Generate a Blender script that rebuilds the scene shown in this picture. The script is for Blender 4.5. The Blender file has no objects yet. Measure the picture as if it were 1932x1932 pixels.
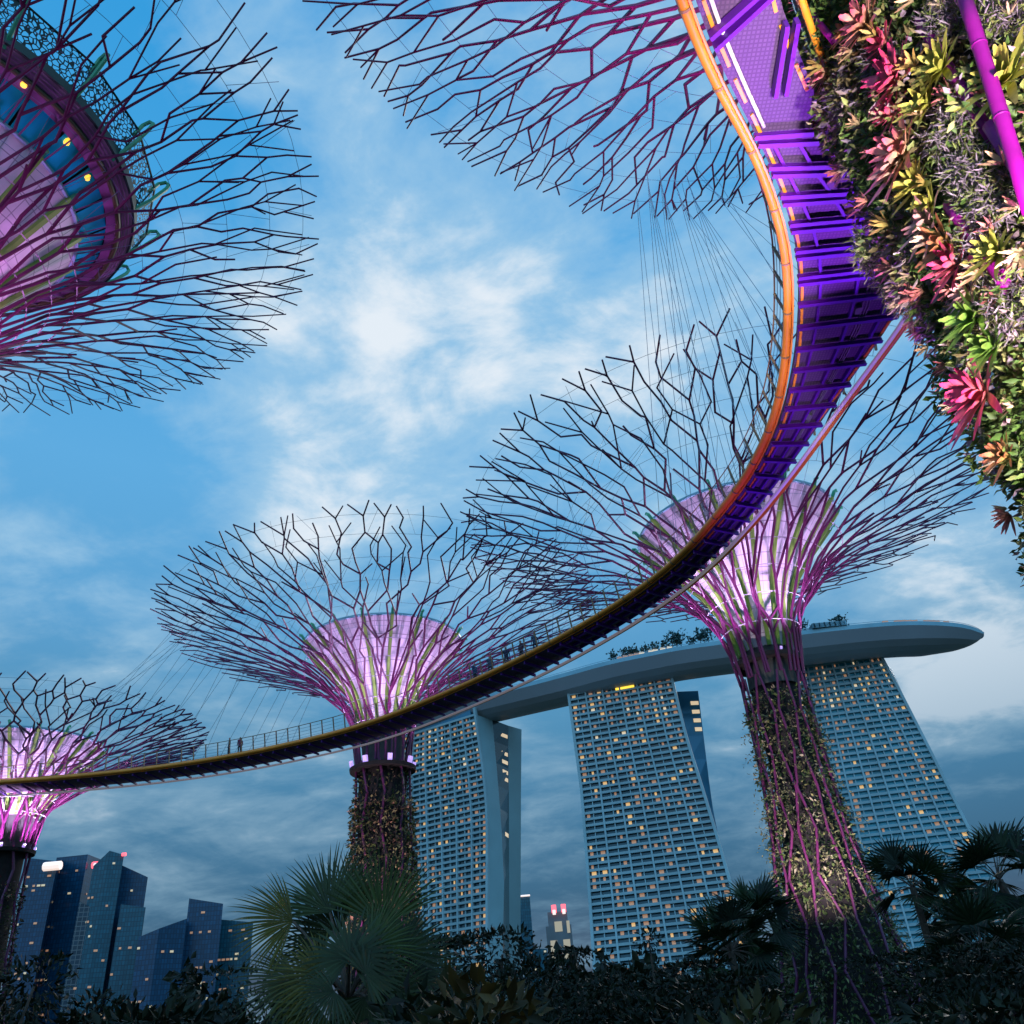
import bpy, math, random
import numpy as np
from mathutils import Matrix, Vector
random.seed(7); rng = np.random.default_rng(11)
C = bpy.context.scene.collection
R_ = math.radians

# ------------------------------------------------------------------ camera
F, PP = 1570.0, 966.0                       # focal length and centre in units of a 1932 px wide picture
EYE = np.array([0.0, 0.0, 1.6])
_zen = np.array([740.0-PP, 1600.0+PP, -F]); _zen /= np.linalg.norm(_zen)
_fw = np.array([0, 0, -1.0]); _y = _fw-_zen*_fw.dot(_zen); _y /= np.linalg.norm(_y)
CM = np.array([np.cross(_y, _zen), _y, _zen])   # camera axes -> world axes

def ray(x, y):
    d = np.array([x-PP, PP-y, -F]); d /= np.linalg.norm(d)
    return CM @ d
def at_h(x, y, h):                          # point at height h metres above the ground
    d = ray(x, y); return EYE+d*((h-EYE[2])/d[2])
def at_d(x, y, D):                          # point at D metres of horizontal distance
    d = ray(x, y); return EYE+d*(D/math.hypot(d[0], d[1]))

cam = bpy.data.cameras.new('camera'); camo = bpy.data.objects.new('camera', cam); C.objects.link(camo)
cam.sensor_width = 36; cam.lens = 36*F/1932; cam.clip_start = 0.1; cam.clip_end = 9000
camo.matrix_world = Matrix.Translation(EYE) @ Matrix(CM.tolist()).to_4x4()
sc = bpy.context.scene; sc.camera = camo
sc.render.resolution_x = sc.render.resolution_y = 1024
sc.view_settings.view_transform = 'Standard'; sc.view_settings.look = 'None'
sc.view_settings.exposure = 0.0; sc.view_settings.gamma = 1.0
sc.cycles.max_bounces = 5; sc.cycles.diffuse_bounces = 2; sc.cycles.glossy_bounces = 2
sc.cycles.transparent_max_bounces = 8; sc.cycles.sample_clamp_indirect = 3.0

# ------------------------------------------------------------------ dusk sky with broken cloud
world = bpy.data.worlds.new('World'); sc.world = world; world.use_nodes = True
NT = world.node_tree; NT.nodes.clear()
def wn(t, **k):
    n = NT.nodes.new(t)
    for a, b in k.items(): setattr(n, a, b)
    return n
def wl(a, b): NT.links.new(a, b)
def wmath(op, a, b=None, c=None, clamp=False):
    n = wn('ShaderNodeMath', operation=op); n.use_clamp = clamp
    for i, v in enumerate((a, b, c)):
        if v is None: continue
        if isinstance(v, (int, float)): n.inputs[i].default_value = v
        else: wl(v, n.inputs[i])
    return n.outputs[0]
SUN_EL, SUN_AZ = 4.0, 205.0
tc = wn('ShaderNodeTexCoord'); D_ = tc.outputs['Generated']
sep = wn('ShaderNodeSeparateXYZ'); wl(D_, sep.inputs[0])
zc = sep.outputs[2]
ramp = wn('ShaderNodeValToRGB'); wl(zc, ramp.inputs[0])
stops = [(0.0, (.060, .080, .125)), (.05, (.062, .098, .165)), (.12, (.050, .145, .255)), (.20, (.068, .215, .375)), (.30, (.095, .305, .520)),
         (.40, (.115, .380, .680)), (.55, (.125, .440, .800)), (.72, (.075, .410, .820)), (.9, (.030, .350, .780))]
el = ramp.color_ramp.elements
el[0].position = stops[0][0]; el[0].color = (*stops[0][1], 1)
el[1].position = stops[-1][0]; el[1].color = (*stops[-1][1], 1)
for p, c in stops[1:-1]:
    e = el.new(p); e.color = (*c, 1)
sky = wn('ShaderNodeTexSky', sky_type='NISHITA'); sky.sun_disc = False
sky.sun_elevation = R_(SUN_EL); sky.sun_rotation = R_(SUN_AZ); sky.ozone_density = 4.0
# cloud field: directions flattened on to a cloud deck
den = wmath('ADD', zc, .22); den = wmath('MAXIMUM', den, .05)
div = wn('ShaderNodeVectorMath', operation='DIVIDE'); wl(D_, div.inputs[0])
cmb = wn('ShaderNodeCombineXYZ'); [wl(den, cmb.inputs[i]) for i in range(3)]; wl(cmb.outputs[0], div.inputs[1])
def noise(scale, detail, rough, off, dist=0.0):
    mp = wn('ShaderNodeMapping'); mp.inputs['Rotation'].default_value = (0, 0, .5); mp.inputs['Scale'].default_value = (.9, 1.12, 1); mp.inputs['Location'].default_value = off; wl(div.outputs[0], mp.inputs[0])
    n = wn('ShaderNodeTexNoise'); n.inputs['Scale'].default_value = scale; n.inputs['Detail'].default_value = detail
    n.inputs['Roughness'].default_value = rough; n.inputs['Distortion'].default_value = dist; wl(mp.outputs[0], n.inputs['Vector'])
    return n.outputs['Fac']
nA = noise(1.9, 8, .58, (3.1, 1.7, 0), .5); nB = noise(6.0, 6, .6, (7.0, 2.2, 1.0), .3)
field = wmath('ADD', wmath('MULTIPLY', wmath('SUBTRACT', nA, .5), 1.35), wmath('MULTIPLY', wmath('SUBTRACT', nB, .5), .75)); field = wmath('ADD', field, .5)
def blob(x, y, rad, amp):                   # a cloud bank or a clear gap round one direction
    d = ray(x, y); vm = wn('ShaderNodeVectorMath', operation='DOT_PRODUCT'); wl(D_, vm.inputs[0]); vm.inputs[1].default_value = d
    k = 1.0-math.cos(R_(rad))
    g = wmath('EXPONENT', wmath('MULTIPLY', wmath('SUBTRACT', 1.0, vm.outputs['Value']), -1.0/k))
    return wmath('MULTIPLY', g, amp)
tot = field
for b in [(725, 620, 2.0, .25), (850, 650, 3.2, .06), (930, 590, 2.6, .09), (560, 700, 7, .05), (1150, 760, 9, .05), (860, 760, 5, .08), (800, 640, 5, .08), (1020, 600, 7, .08), (1250, 590, 6, .10), (1650, 480, 12, .13),
          (620, 1000, 5, .16), (480, 1010, 4, .12), (1750, 1120, 7, .17), (1850, 1250, 5, .16), (1800, 1340, 3, .16), (560, 20, 7, .10), (130, 1200, 5, .10),
          (430, 560, 9, .06), (1500, 780, 9, .09), (60, 130, 15, -.25), (150, 880, 7, -.14), (330, 860, 6, -.10), (1330, 420, 5, -.16), (640, 180, 6, -.12), (1090, 500, 3, -.08), (1200, 480, 4, -.08),
          (1090, 480, 4, -.05), (820, 1420, 7, -.06), (1880, 1510, 5, -.22), (1650, 960, 4, -.09), (1450, 430, 5, -.05)]:
    tot = wmath('ADD', tot, blob(*b))
low = wmath('MULTIPLY', wmath('SUBTRACT', zc, .12), 3.2, clamp=True)     # the bank low down is dull
mr = wn('ShaderNodeMapRange', interpolation_type='SMOOTHSTEP'); wl(tot, mr.inputs[0])
mr.inputs[1].default_value = .30; mr.inputs[2].default_value = .80
mr2 = wn('ShaderNodeMapRange', interpolation_type='SMOOTHSTEP'); wl(tot, mr2.inputs[0])
mr2.inputs[1].default_value = .62; mr2.inputs[2].default_value = .90
ccol = wn('ShaderNodeMix', data_type='RGBA'); wl(low, ccol.inputs[0])
ccol.inputs[6].default_value = (.165, .305, .43, 1); ccol.inputs[7].default_value = (.40, .63, .82, 1)
m0 = wn('ShaderNodeMix', data_type='RGBA'); m0.inputs[0].default_value = .08
wl(ramp.outputs[0], m0.inputs[6]); 
skys = wn('ShaderNodeMix', data_type='RGBA', blend_type='MULTIPLY'); skys.inputs[0].default_value = 1.0
wl(sky.outputs[0], skys.inputs[6]); skys.inputs[7].default_value = (.10, .10, .10, 1); wl(skys.outputs[2], m0.inputs[7])
m1 = wn('ShaderNodeMix', data_type='RGBA'); wl(wmath('MULTIPLY', mr.outputs[0], .85), m1.inputs[0]); wl(m0.outputs[2], m1.inputs[6]); wl(ccol.outputs[2], m1.inputs[7])
m2 = wn('ShaderNodeMix', data_type='RGBA'); wl(wmath('MULTIPLY', wmath('MULTIPLY', mr2.outputs[0], .78), low), m2.inputs[0]); wl(m1.outputs[2], m2.inputs[6]); m2.inputs[7].default_value = (.90, .93, .97, 1)
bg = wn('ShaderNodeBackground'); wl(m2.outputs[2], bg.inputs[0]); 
bk = wmath('MULTIPLY', wmath('ADD', wmath('MULTIPLY', sep.outputs[1], -1.0), -.15), 2.2, clamp=True)   # extra sky brightness added behind the viewer to light the tower fronts
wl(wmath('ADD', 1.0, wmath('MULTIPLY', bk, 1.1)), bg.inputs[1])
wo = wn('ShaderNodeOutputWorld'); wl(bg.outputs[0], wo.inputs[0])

sun = bpy.data.lights.new('sun', 'SUN'); sun.energy = .8; sun.angle = R_(12); sun.color = (1, .95, .9)
suno = bpy.data.objects.new('sun', sun); C.objects.link(suno)
suno.rotation_euler = (R_(90-SUN_EL-18), 0, R_(180-SUN_AZ)+math.pi)

# ------------------------------------------------------------------ materials
def mat(name, col, rough=.5, metal=0.0, var=0.0, vscale=3.0, spec=.5, attr=False, emit=None, estr=1.0, trans=0.0):
    m = bpy.data.materials.new(name); m.use_nodes = True; nt = m.node_tree
    b = nt.nodes['Principled BSDF']; b.inputs['Base Color'].default_value = (*col, 1)
    b.inputs['Roughness'].default_value = rough; b.inputs['Metallic'].default_value = metal
    b.inputs['Specular IOR Level'].default_value = spec
    src = None
    if attr:
        a = nt.nodes.new('ShaderNodeAttribute'); a.attribute_name = 'Col'; src = a.outputs['Color']
    if var > 0:
        n = nt.nodes.new('ShaderNodeTexNoise'); n.inputs['Scale'].default_value = vscale; n.inputs['Detail'].default_value = 5
        t = nt.nodes.new('ShaderNodeTexCoord'); nt.links.new(t.outputs['Object'], n.inputs['Vector'])
        r = nt.nodes.new('ShaderNodeMapRange'); nt.links.new(n.outputs['Fac'], r.inputs[0])
        r.inputs[1].default_value = .3; r.inputs[2].default_value = .7; r.inputs[3].default_value = 1-var; r.inputs[4].default_value = 1+var
        mx = nt.nodes.new('ShaderNodeMix'); mx.data_type = 'RGBA'; mx.blend_type = 'MULTIPLY'; mx.inputs[0].default_value = 1
        if src is not None: nt.links.new(src, mx.inputs[6])
        else: mx.inputs[6].default_value = (*col, 1)
        nt.links.new(r.outputs[0], mx.inputs[7]); src = mx.outputs[2]
    if src is not None: nt.links.new(src, b.inputs['Base Color'])
    if emit: b.inputs['Emission Color'].default_value = (*emit, 1); b.inputs['Emission Strength'].default_value = estr
    if trans > 0:                           # leaf-like: some light passes through
        tr = nt.nodes.new('ShaderNodeBsdfTranslucent'); ms = nt.nodes.new('ShaderNodeMixShader'); ms.inputs[0].default_value = trans
        if src is not None: nt.links.new(src, tr.inputs[0])
        else: tr.inputs[0].default_value = (*col, 1)
        o = nt.nodes['Material Output']; nt.links.new(b.outputs[0], ms.inputs[1]); nt.links.new(tr.outputs[0], ms.inputs[2]); nt.links.new(ms.outputs[0], o.inputs[0])
    return m
Mt = {}
Mt['pipe'] = mat('purple_steel', (.11, .012, .075), .45, .0, .15, .6)
Mt['pipe_near'] = mat('magenta_steel', (.20, .001, .19), .5, 0, .15, 2, .3)
Mt['membrane'] = mat('white_membrane', (.80, .74, .84), .6, 0, .10, .5)
def seams(m):
    nt = m.node_tree; b = nt.nodes['Principled BSDF']; t = nt.nodes.new('ShaderNodeTexCoord'); g_ = nt.nodes.new('ShaderNodeTexGradient'); g_.gradient_type = 'RADIAL'; nt.links.new(t.outputs['Object'], g_.inputs[0])
    s_ = nt.nodes.new('ShaderNodeSeparateXYZ'); nt.links.new(t.outputs['Object'], s_.inputs[0]); outs = []
    for src, k, w in ((g_.outputs['Fac'], 54, .07), (s_.outputs[2], 1.15, .06)):
        a = nt.nodes.new('ShaderNodeMath'); a.operation = 'MULTIPLY'; nt.links.new(src, a.inputs[0]); a.inputs[1].default_value = k
        f_ = nt.nodes.new('ShaderNodeMath'); f_.operation = 'FRACT'; nt.links.new(a.outputs[0], f_.inputs[0])
        l_ = nt.nodes.new('ShaderNodeMath'); l_.operation = 'LESS_THAN'; nt.links.new(f_.outputs[0], l_.inputs[0]); l_.inputs[1].default_value = w; outs.append(l_.outputs[0])
    mx = nt.nodes.new('ShaderNodeMath'); mx.operation = 'MAXIMUM'; nt.links.new(outs[0], mx.inputs[0]); nt.links.new(outs[1], mx.inputs[1])
    c_ = nt.nodes.new('ShaderNodeMix'); c_.data_type = 'RGBA'; nt.links.new(mx.outputs[0], c_.inputs[0]); old = b.inputs['Base Color'].links[0].from_socket; nt.links.new(old, c_.inputs[6]); c_.inputs[7].default_value = (.42, .36, .46, 1); nt.links.new(c_.outputs[2], b.inputs['Base Color'])
seams(Mt['membrane'])
Mt['fin'] = mat('green_fin', (.23, .42, .07), .5, 0, .2, .8)
Mt['fin_tip'] = mat('green_fin_tip', (.03, .34, .16), .45, 0, .1, 1)
Mt['hoop'] = mat('pale_hoop', (.42, .38, .48), .5)
Mt['core'] = mat('grey_core', (.26, .25, .28), .8, 0, .3, .8)
Mt['neck'] = mat('dark_neck', (.07, .075, .07), .8, 0, .3, .8)
Mt['bark'] = mat('dark_core', (.016, .013, .014), .9, 0, .4, 2)
Mt['cable'] = mat('steel_cable', (.16, .28, .40), .4, .3)
Mt['orange'] = mat('orange_paint', (.96, .30, .03), .4, 0, .12, 1.5)
Mt['white'] = mat('light_pipe', (.85, .82, .86), .35, emit=(1, .8, .9), estr=.12)
Mt['deck'] = mat('deck_panel', (.28, .17, .40), .6, 0, .2, .7)
Mt['beam'] = mat('violet_steel', (.11, .006, .36), .4, 0, .15, 1)
Mt['rail'] = mat('rail_metal', (.30, .17, .09), .5)
Mt['leaf'] = mat('leaf', (1, 1, 1), .55, 0, .25, 6, .35, attr=True, trans=.2)
Mt['leaf_far'] = mat('leaf_dark', (1, 1, 1), .55, 0, .25, 2, .25, attr=True, trans=.12)
Mt['trunk'] = mat('palm_trunk', (.09, .065, .05), .9, 0, .4, 6)
Mt['band'] = mat('tower_concrete', (.29, .42, .45), .6, 0, .12, .05)
Mt['endwall'] = mat('tower_endwall', (.27, .43, .46), .5, 0, .08, .03)
Mt['hotelglass'] = mat('tower_glass', (.012, .045, .06), .12, 0, .3, .1, .6)
Mt['hotelglass_teal'] = mat('tower_glass_teal', (.02, .26, .34), .2, 0, .3, .1, .6)
Mt['blueslab'] = mat('tower_blue_glass', (.03, .17, .28), .2, .2, .1, .05)
Mt['hull'] = mat('hull_panels', (.34, .37, .42), .45, 0, .07, .02)
Mt['hull_edge'] = mat('hull_edge', (.25, .48, .58), .4, 0, .1, .1)
Mt['lit'] = mat('lit_window', (.8, .5, .2), .5, emit=(1, .55, .20), estr=.62)
Mt['lit_pale'] = mat('lit_window_pale', (.8, .7, .5), .5, emit=(1, .72, .42), estr=.62)
Mt['lit_dim'] = mat('lit_window_dim', (.6, .35, .2), .5, emit=(.8, .36, .18), estr=.32)
Mt['red'] = mat('red_lamp', (.8, .05, .08), .5, emit=(1, .12, .16), estr=2.0)
Mt['lamp'] = mat('violet_lamp', (.8, .7, .9), .5, emit=(.55, .32, 1.0), estr=.9)
Mt['yellow'] = mat('yellow_lamp', (.9, .6, .1), .5, emit=(1, .6, .05), estr=1.5)

def brickmat(name, glass, frame, sx, sz, rough=.15):
    """curtain wall: panes parted by thin frames, from the object's own coordinates"""
    m = bpy.data.materials.new(name); m.use_nodes = True; nt = m.node_tree; b = nt.nodes['Principled BSDF']
    t = nt.nodes.new('ShaderNodeTexCoord'); s = nt.nodes.new('ShaderNodeSeparateXYZ'); nt.links.new(t.outputs['Object'], s.inputs[0])
    a = nt.nodes.new('ShaderNodeMath'); a.operation = 'ADD'; nt.links.new(s.outputs[0], a.inputs[0])
    a2 = nt.nodes.new('ShaderNodeMath'); a2.operation = 'MULTIPLY'; nt.links.new(s.outputs[1], a2.inputs[0]); a2.inputs[1].default_value = .6; nt.links.new(a2.outputs[0], a.inputs[1])
    c = nt.nodes.new('ShaderNodeCombineXYZ'); nt.links.new(a.outputs[0], c.inputs[0]); nt.links.new(s.outputs[2], c.inputs[1])
    br = nt.nodes.new('ShaderNodeTexBrick'); nt.links.new(c.outputs[0], br.inputs['Vector']); br.offset = 0.0
    br.inputs['Scale'].default_value = 1; br.inputs['Brick Width'].default_value = sx; br.inputs['Row Height'].default_value = sz
    br.inputs['Mortar Size'].default_value = .35; br.inputs['Mortar Smooth'].default_value = .1; br.inputs['Bias'].default_value = -.2
    br.inputs['Color1'].default_value = (*glass, 1); br.inputs['Color2'].default_value = (*[g*1.7 for g in glass], 1); br.inputs['Mortar'].default_value = (*frame, 1)
    nt.links.new(br.outputs['Color'], b.inputs['Base Color']); b.inputs['Roughness'].default_value = rough
    return m
Mt['city_a'] = brickmat('city_glass_blue', (.004, .05, .105), (.004, .033, .072), 3.0, 4.0, .3)
Mt['city_b'] = brickmat('city_glass_teal', (.006, .08, .115), (.005, .052, .08), 3.0, 4.0, .3)
Mt['city_c'] = brickmat('city_grid_grey', (.01, .03, .05), (.12, .14, .15), 4.5, 4.0, .4)
Mt['city_d'] = mat('city_stone', (.16, .16, .17), .6, 0, .15, .05)

def latticemat():
    m = bpy.data.materials.new('lattice_screen'); m.use_nodes = True; nt = m.node_tree
    b = nt.nodes['Principled BSDF']; b.inputs['Base Color'].default_value = (.012, .035, .04, 1); b.inputs['Roughness'].default_value = .6
    t = nt.nodes.new('ShaderNodeTexCoord'); v = nt.nodes.new('ShaderNodeTexVoronoi'); v.feature = 'DISTANCE_TO_EDGE'; v.inputs['Scale'].default_value = 4.2
    nt.links.new(t.outputs['Object'], v.inputs['Vector'])
    n = nt.nodes.new('ShaderNodeTexNoise'); n.inputs['Scale'].default_value = 2.0; nt.links.new(t.outputs['Object'], n.inputs['Vector'])
    th = nt.nodes.new('ShaderNodeMath'); th.operation = 'MULTIPLY'; nt.links.new(n.outputs['Fac'], th.inputs[0]); th.inputs[1].default_value = .22
    g = nt.nodes.new('ShaderNodeMath'); g.operation = 'GREATER_THAN'; nt.links.new(v.outputs['Distance'], g.inputs[0]); nt.links.new(th.outputs[0], g.inputs[1])
    tr = nt.nodes.new('ShaderNodeBsdfTransparent'); ms = nt.nodes.new('ShaderNodeMixShader')
    nt.links.new(g.outputs[0], ms.inputs[0]); nt.links.new(b.outputs[0], ms.inputs[1]); nt.links.new(tr.outputs[0], ms.inputs[2])
    nt.links.new(ms.outputs[0], nt.nodes['Material Output'].inputs[0]); return m
Mt['lattice'] = latticemat()

def gratemat():
    m = mat('deck_grating', (.26, .13, .40), .55); nt = m.node_tree; b = nt.nodes['Principled BSDF']
    t = nt.nodes.new('ShaderNodeTexCoord'); br = nt.nodes.new('ShaderNodeTexBrick'); br.offset = 0
    nt.links.new(t.outputs['Object'], br.inputs['Vector']); br.inputs['Scale'].default_value = 1.0
    br.inputs['Brick Width'].default_value = .11; br.inputs['Row Height'].default_value = .11; br.inputs['Mortar Size'].default_value = .022
    br.inputs['Color1'].default_value = (.105, .055, .165, 1); br.inputs['Color2'].default_value = (.125, .065, .185, 1); br.inputs['Mortar'].default_value = (.075, .035, .125, 1)
    nt.links.new(br.outputs['Color'], b.inputs['Base Color']); return m
Mt['grating'] = gratemat()

# ------------------------------------------------------------------ mesh helpers
class MB:
    def __init__(s): s.v = []; s.f = []
    def quad(s, *p):
        i = len(s.v); s.v += [tuple(map(float, q)) for q in p]; s.f.append(tuple(range(i, i+len(p))))
    def tube(s, p, q, r, r2=None, n=5, ext=.4, cap=True):
        p = np.asarray(p, float); q = np.asarray(q, float); d = q-p; L = np.linalg.norm(d)
        if L < 1e-6: return
        d /= L; r2 = r if r2 is None else r2
        p = p-d*r*ext; q = q+d*r2*ext
        a = np.cross(d, (0, 0, 1.0) if abs(d[2]) < .9 else (1.0, 0, 0)); a /= np.linalg.norm(a); b = np.cross(d, a)
        i = len(s.v)
        for c, rr in ((p, r), (q, r2)):
            for k in range(n):
                t = 2*math.pi*k/n; s.v.append(tuple(c+(a*math.cos(t)+b*math.sin(t))*rr))
        for k in range(n): s.f.append((i+k, i+(k+1) % n, i+n+(k+1) % n, i+n+k))
        if cap: s.f.append(tuple(range(i+n-1, i-1, -1))); s.f.append(tuple(range(i+n, i+2*n)))
    def path(s, pts, r, n=6, r2=None):          # smooth swept tube
        pts = [np.asarray(p, float) for p in pts]; i0 = len(s.v); N = len(pts); up = None
        for k, p in enumerate(pts):
            d = pts[min(k+1, N-1)]-pts[max(k-1, 0)]; d = d/np.linalg.norm(d)
            a = np.cross(d, (0, 0, 1.0) if abs(d[2]) < .95 else (1.0, 0, 0)) if up is None else up-d*up.dot(d)
            a /= np.linalg.norm(a); up = a; b = np.cross(d, a)
            rr = r if r2 is None else r+(r2-r)*k/(N-1)
            for j in range(n):
                t = 2*math.pi*j/n; s.v.append(tuple(p+(a*math.cos(t)+b*math.sin(t))*rr))
        for k in range(N-1):
            for j in range(n):
                a_, b_ = i0+k*n+j, i0+k*n+(j+1) % n; s.f.append((a_, b_, b_+n, a_+n))
        s.f.append(tuple(range(i0+n-1, i0-1, -1))); s.f.append(tuple(range(i0+(N-1)*n, i0+N*n)))
    def lathe(s, prof, c, n=48, a0=0, a1=2*math.pi):
        i = len(s.v); full = abs(a1-a0-2*math.pi) < 1e-6; m = n if full else n+1
        for r, z in prof:
            for k in range(m):
                t = a0+(a1-a0)*k/n; s.v.append((c[0]+r*math.cos(t), c[1]+r*math.sin(t), z))
        for j in range(len(prof)-1):
            for k in range(n):
                k2 = (k+1) % m; s.f.append((i+j*m+k, i+j*m+k2, i+(j+1)*m+k2, i+(j+1)*m+k))
    def prism(s, p, q, up, w, h):               # bar of section w x h between two points
        p = np.asarray(p, float); q = np.asarray(q, float); d = q-p; d /= np.linalg.norm(d); up = np.asarray(up, float)
        a = np.cross(d, up); a /= np.linalg.norm(a); b = np.cross(a, d); i = len(s.v)
        for c in (p, q):
            for sa, sb in ((-1, -1), (1, -1), (1, 1), (-1, 1)): s.v.append(tuple(c+a*sa*w/2+b*sb*h/2))
        s.f += [(i, i+1, i+5, i+4), (i+1, i+2, i+6, i+5), (i+2, i+3, i+7, i+6), (i+3, i, i+4, i+7), (i+3, i+2, i+1, i), (i+4, i+5, i+6, i+7)]
    def build(s, name, m, parent=None, smooth=False, origin=None):
        me = bpy.data.meshes.new(name); o = np.zeros(3) if origin is None else np.asarray(origin, float)
        me.from_pydata([tuple(np.asarray(v)-o) for v in s.v], [], s.f); me.materials.append(Mt[m] if isinstance(m, str) else m)
        if smooth: me.polygons.foreach_set('use_smooth', [True]*len(me.polygons))
        ob = bpy.data.objects.new(name, me); C.objects.link(ob); ob.location = o
        if parent is not None:
            ob.parent = parent
            ob.matrix_parent_inverse = parent.matrix_basis.inverted()
        return ob
def tag(o, label=None, cat=None, group=None, kind=None):
    if label: o['label'] = label
    if cat: o['category'] = cat
    if group: o['group'] = group
    if kind: o['kind'] = kind
    return o
def empty(name, loc, label, cat, group=None):
    o = bpy.data.objects.new(name, None); C.objects.link(o); o.location = loc; o.empty_display_size = .5
    return tag(o, label, cat, group)

class Leaves:
    """many small leaf-sized faces with a colour each"""
    def __init__(s): s.V = []; s.F = []; s.C = []; s.n = 0
    def add(s, P, d, side, L, W, col, fold=.25):
        """diamond leaves: base P, direction d, width direction side"""
        n = len(P); L = np.broadcast_to(L, (n,))[:, None]; W = np.broadcast_to(W, (n,))[:, None]
        nr = np.cross(d, side); mid = P+d*L*.45
        v = np.stack([P, mid+side*W*.5+nr*W*fold, P+d*L, mid-side*W*.5+nr*W*fold], 1).reshape(-1, 3)
        s.V.append(v); i = s.n+np.arange(n)[:, None]*4
        s.F.append(np.concatenate([np.stack([i[:, 0], i[:, 0]+1, i[:, 0]+2], 1), np.stack([i[:, 0], i[:, 0]+2, i[:, 0]+3], 1)]))
        s.C.append(np.repeat(col, 4, 0)); s.n += 4*n
    def strap(s, pts, widths, cols, side):
        """one long strap leaf through pts"""
        pts = np.asarray(pts); k = len(pts); w = np.asarray(widths)[:, None]
        v = np.concatenate([pts-side*w/2, pts+side*w/2]); s.V.append(v); i = s.n; a = i+np.arange(k-1)
        s.F.append(np.concatenate([np.stack([a, a+1, a+k+1], 1), np.stack([a, a+k+1, a+k], 1)]))
        s.C.append(np.concatenate([cols, cols])); s.n += 2*k
    def build(s, name, m, parent=None, origin=None):
        V = np.concatenate(s.V); Fc = np.concatenate(s.F); col = np.concatenate(s.C)
        o = np.zeros(3) if origin is None else np.asarray(origin, float); V = V-o
        me = bpy.data.meshes.new(name); me.vertices.add(len(V)); me.vertices.foreach_set('co', V.astype(np.float32).ravel())
        me.loops.add(len(Fc)*3); me.loops.foreach_set('vertex_index', Fc.astype(np.int32).ravel())
        me.polygons.add(len(Fc)); me.polygons.foreach_set('loop_start', (np.arange(len(Fc))*3).astype(np.int32)); me.polygons.foreach_set('loop_total', np.full(len(Fc), 3, np.int32))
        a = me.color_attributes.new('Col', 'FLOAT_COLOR', 'POINT'); a.data.foreach_set('color', np.c_[col, np.ones(len(col))].astype(np.float32).ravel())
        me.update(calc_edges=True); me.materials.append(Mt[m])
        ob = bpy.data.objects.new(name, me); C.objects.link(ob); ob.location = o
        if parent is not None: ob.parent = parent; ob.matrix_parent_inverse = parent.matrix_basis.inverted()
        return ob
def unit(a): return a/np.maximum(np.linalg.norm(a, axis=-1, keepdims=True), 1e-9)
def perp(d):
    r = rng.normal(size=d.shape); return unit(np.cross(d, r))

def spot(name, loc, tgt, watt, col, size=60, blend=.4, rad=.15, parent=None):
    l = bpy.data.lights.new(name, 'SPOT'); l.energy = watt; l.color = col; l.spot_size = R_(size); l.spot_blend = blend; l.shadow_soft_size = rad
    o = bpy.data.objects.new(name, l); C.objects.link(o)
    o.rotation_euler = (Vector(tgt)-Vector(loc)).to_track_quat('-Z', 'Y').to_euler(); o.location = loc
    if parent is not None: o.parent = parent; o.matrix_parent_inverse = parent.matrix_basis.inverted()
    return o

# ------------------------------------------------------------------ ground
g = MB(); g.quad((-6000, -600, 0), (6000, -600, 0), (6000, 8000, 0), (-6000, 8000, 0))
tag(g.build('ground', mat('dark_lawn', (.025, .04, .02), .95, 0, .4, .15)), kind='structure')

# ------------------------------------------------------------------ supertrees
def resample(prof, n):
    p = np.array(prof, float)
    for _ in range(3):
        q = [p[0]]
        for a, b in zip(p[:-1], p[1:]): q += [a*.75+b*.25, a*.25+b*.75]
        q.append(p[-1]); p = np.array(q)
    L = np.r_[0, np.cumsum(np.linalg.norm(np.diff(p, axis=0), axis=1))]; L /= L[-1]
    return lambda s: (np.interp(s, L, p[:, 0]), np.interp(s, L, p[:, 1]))

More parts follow.
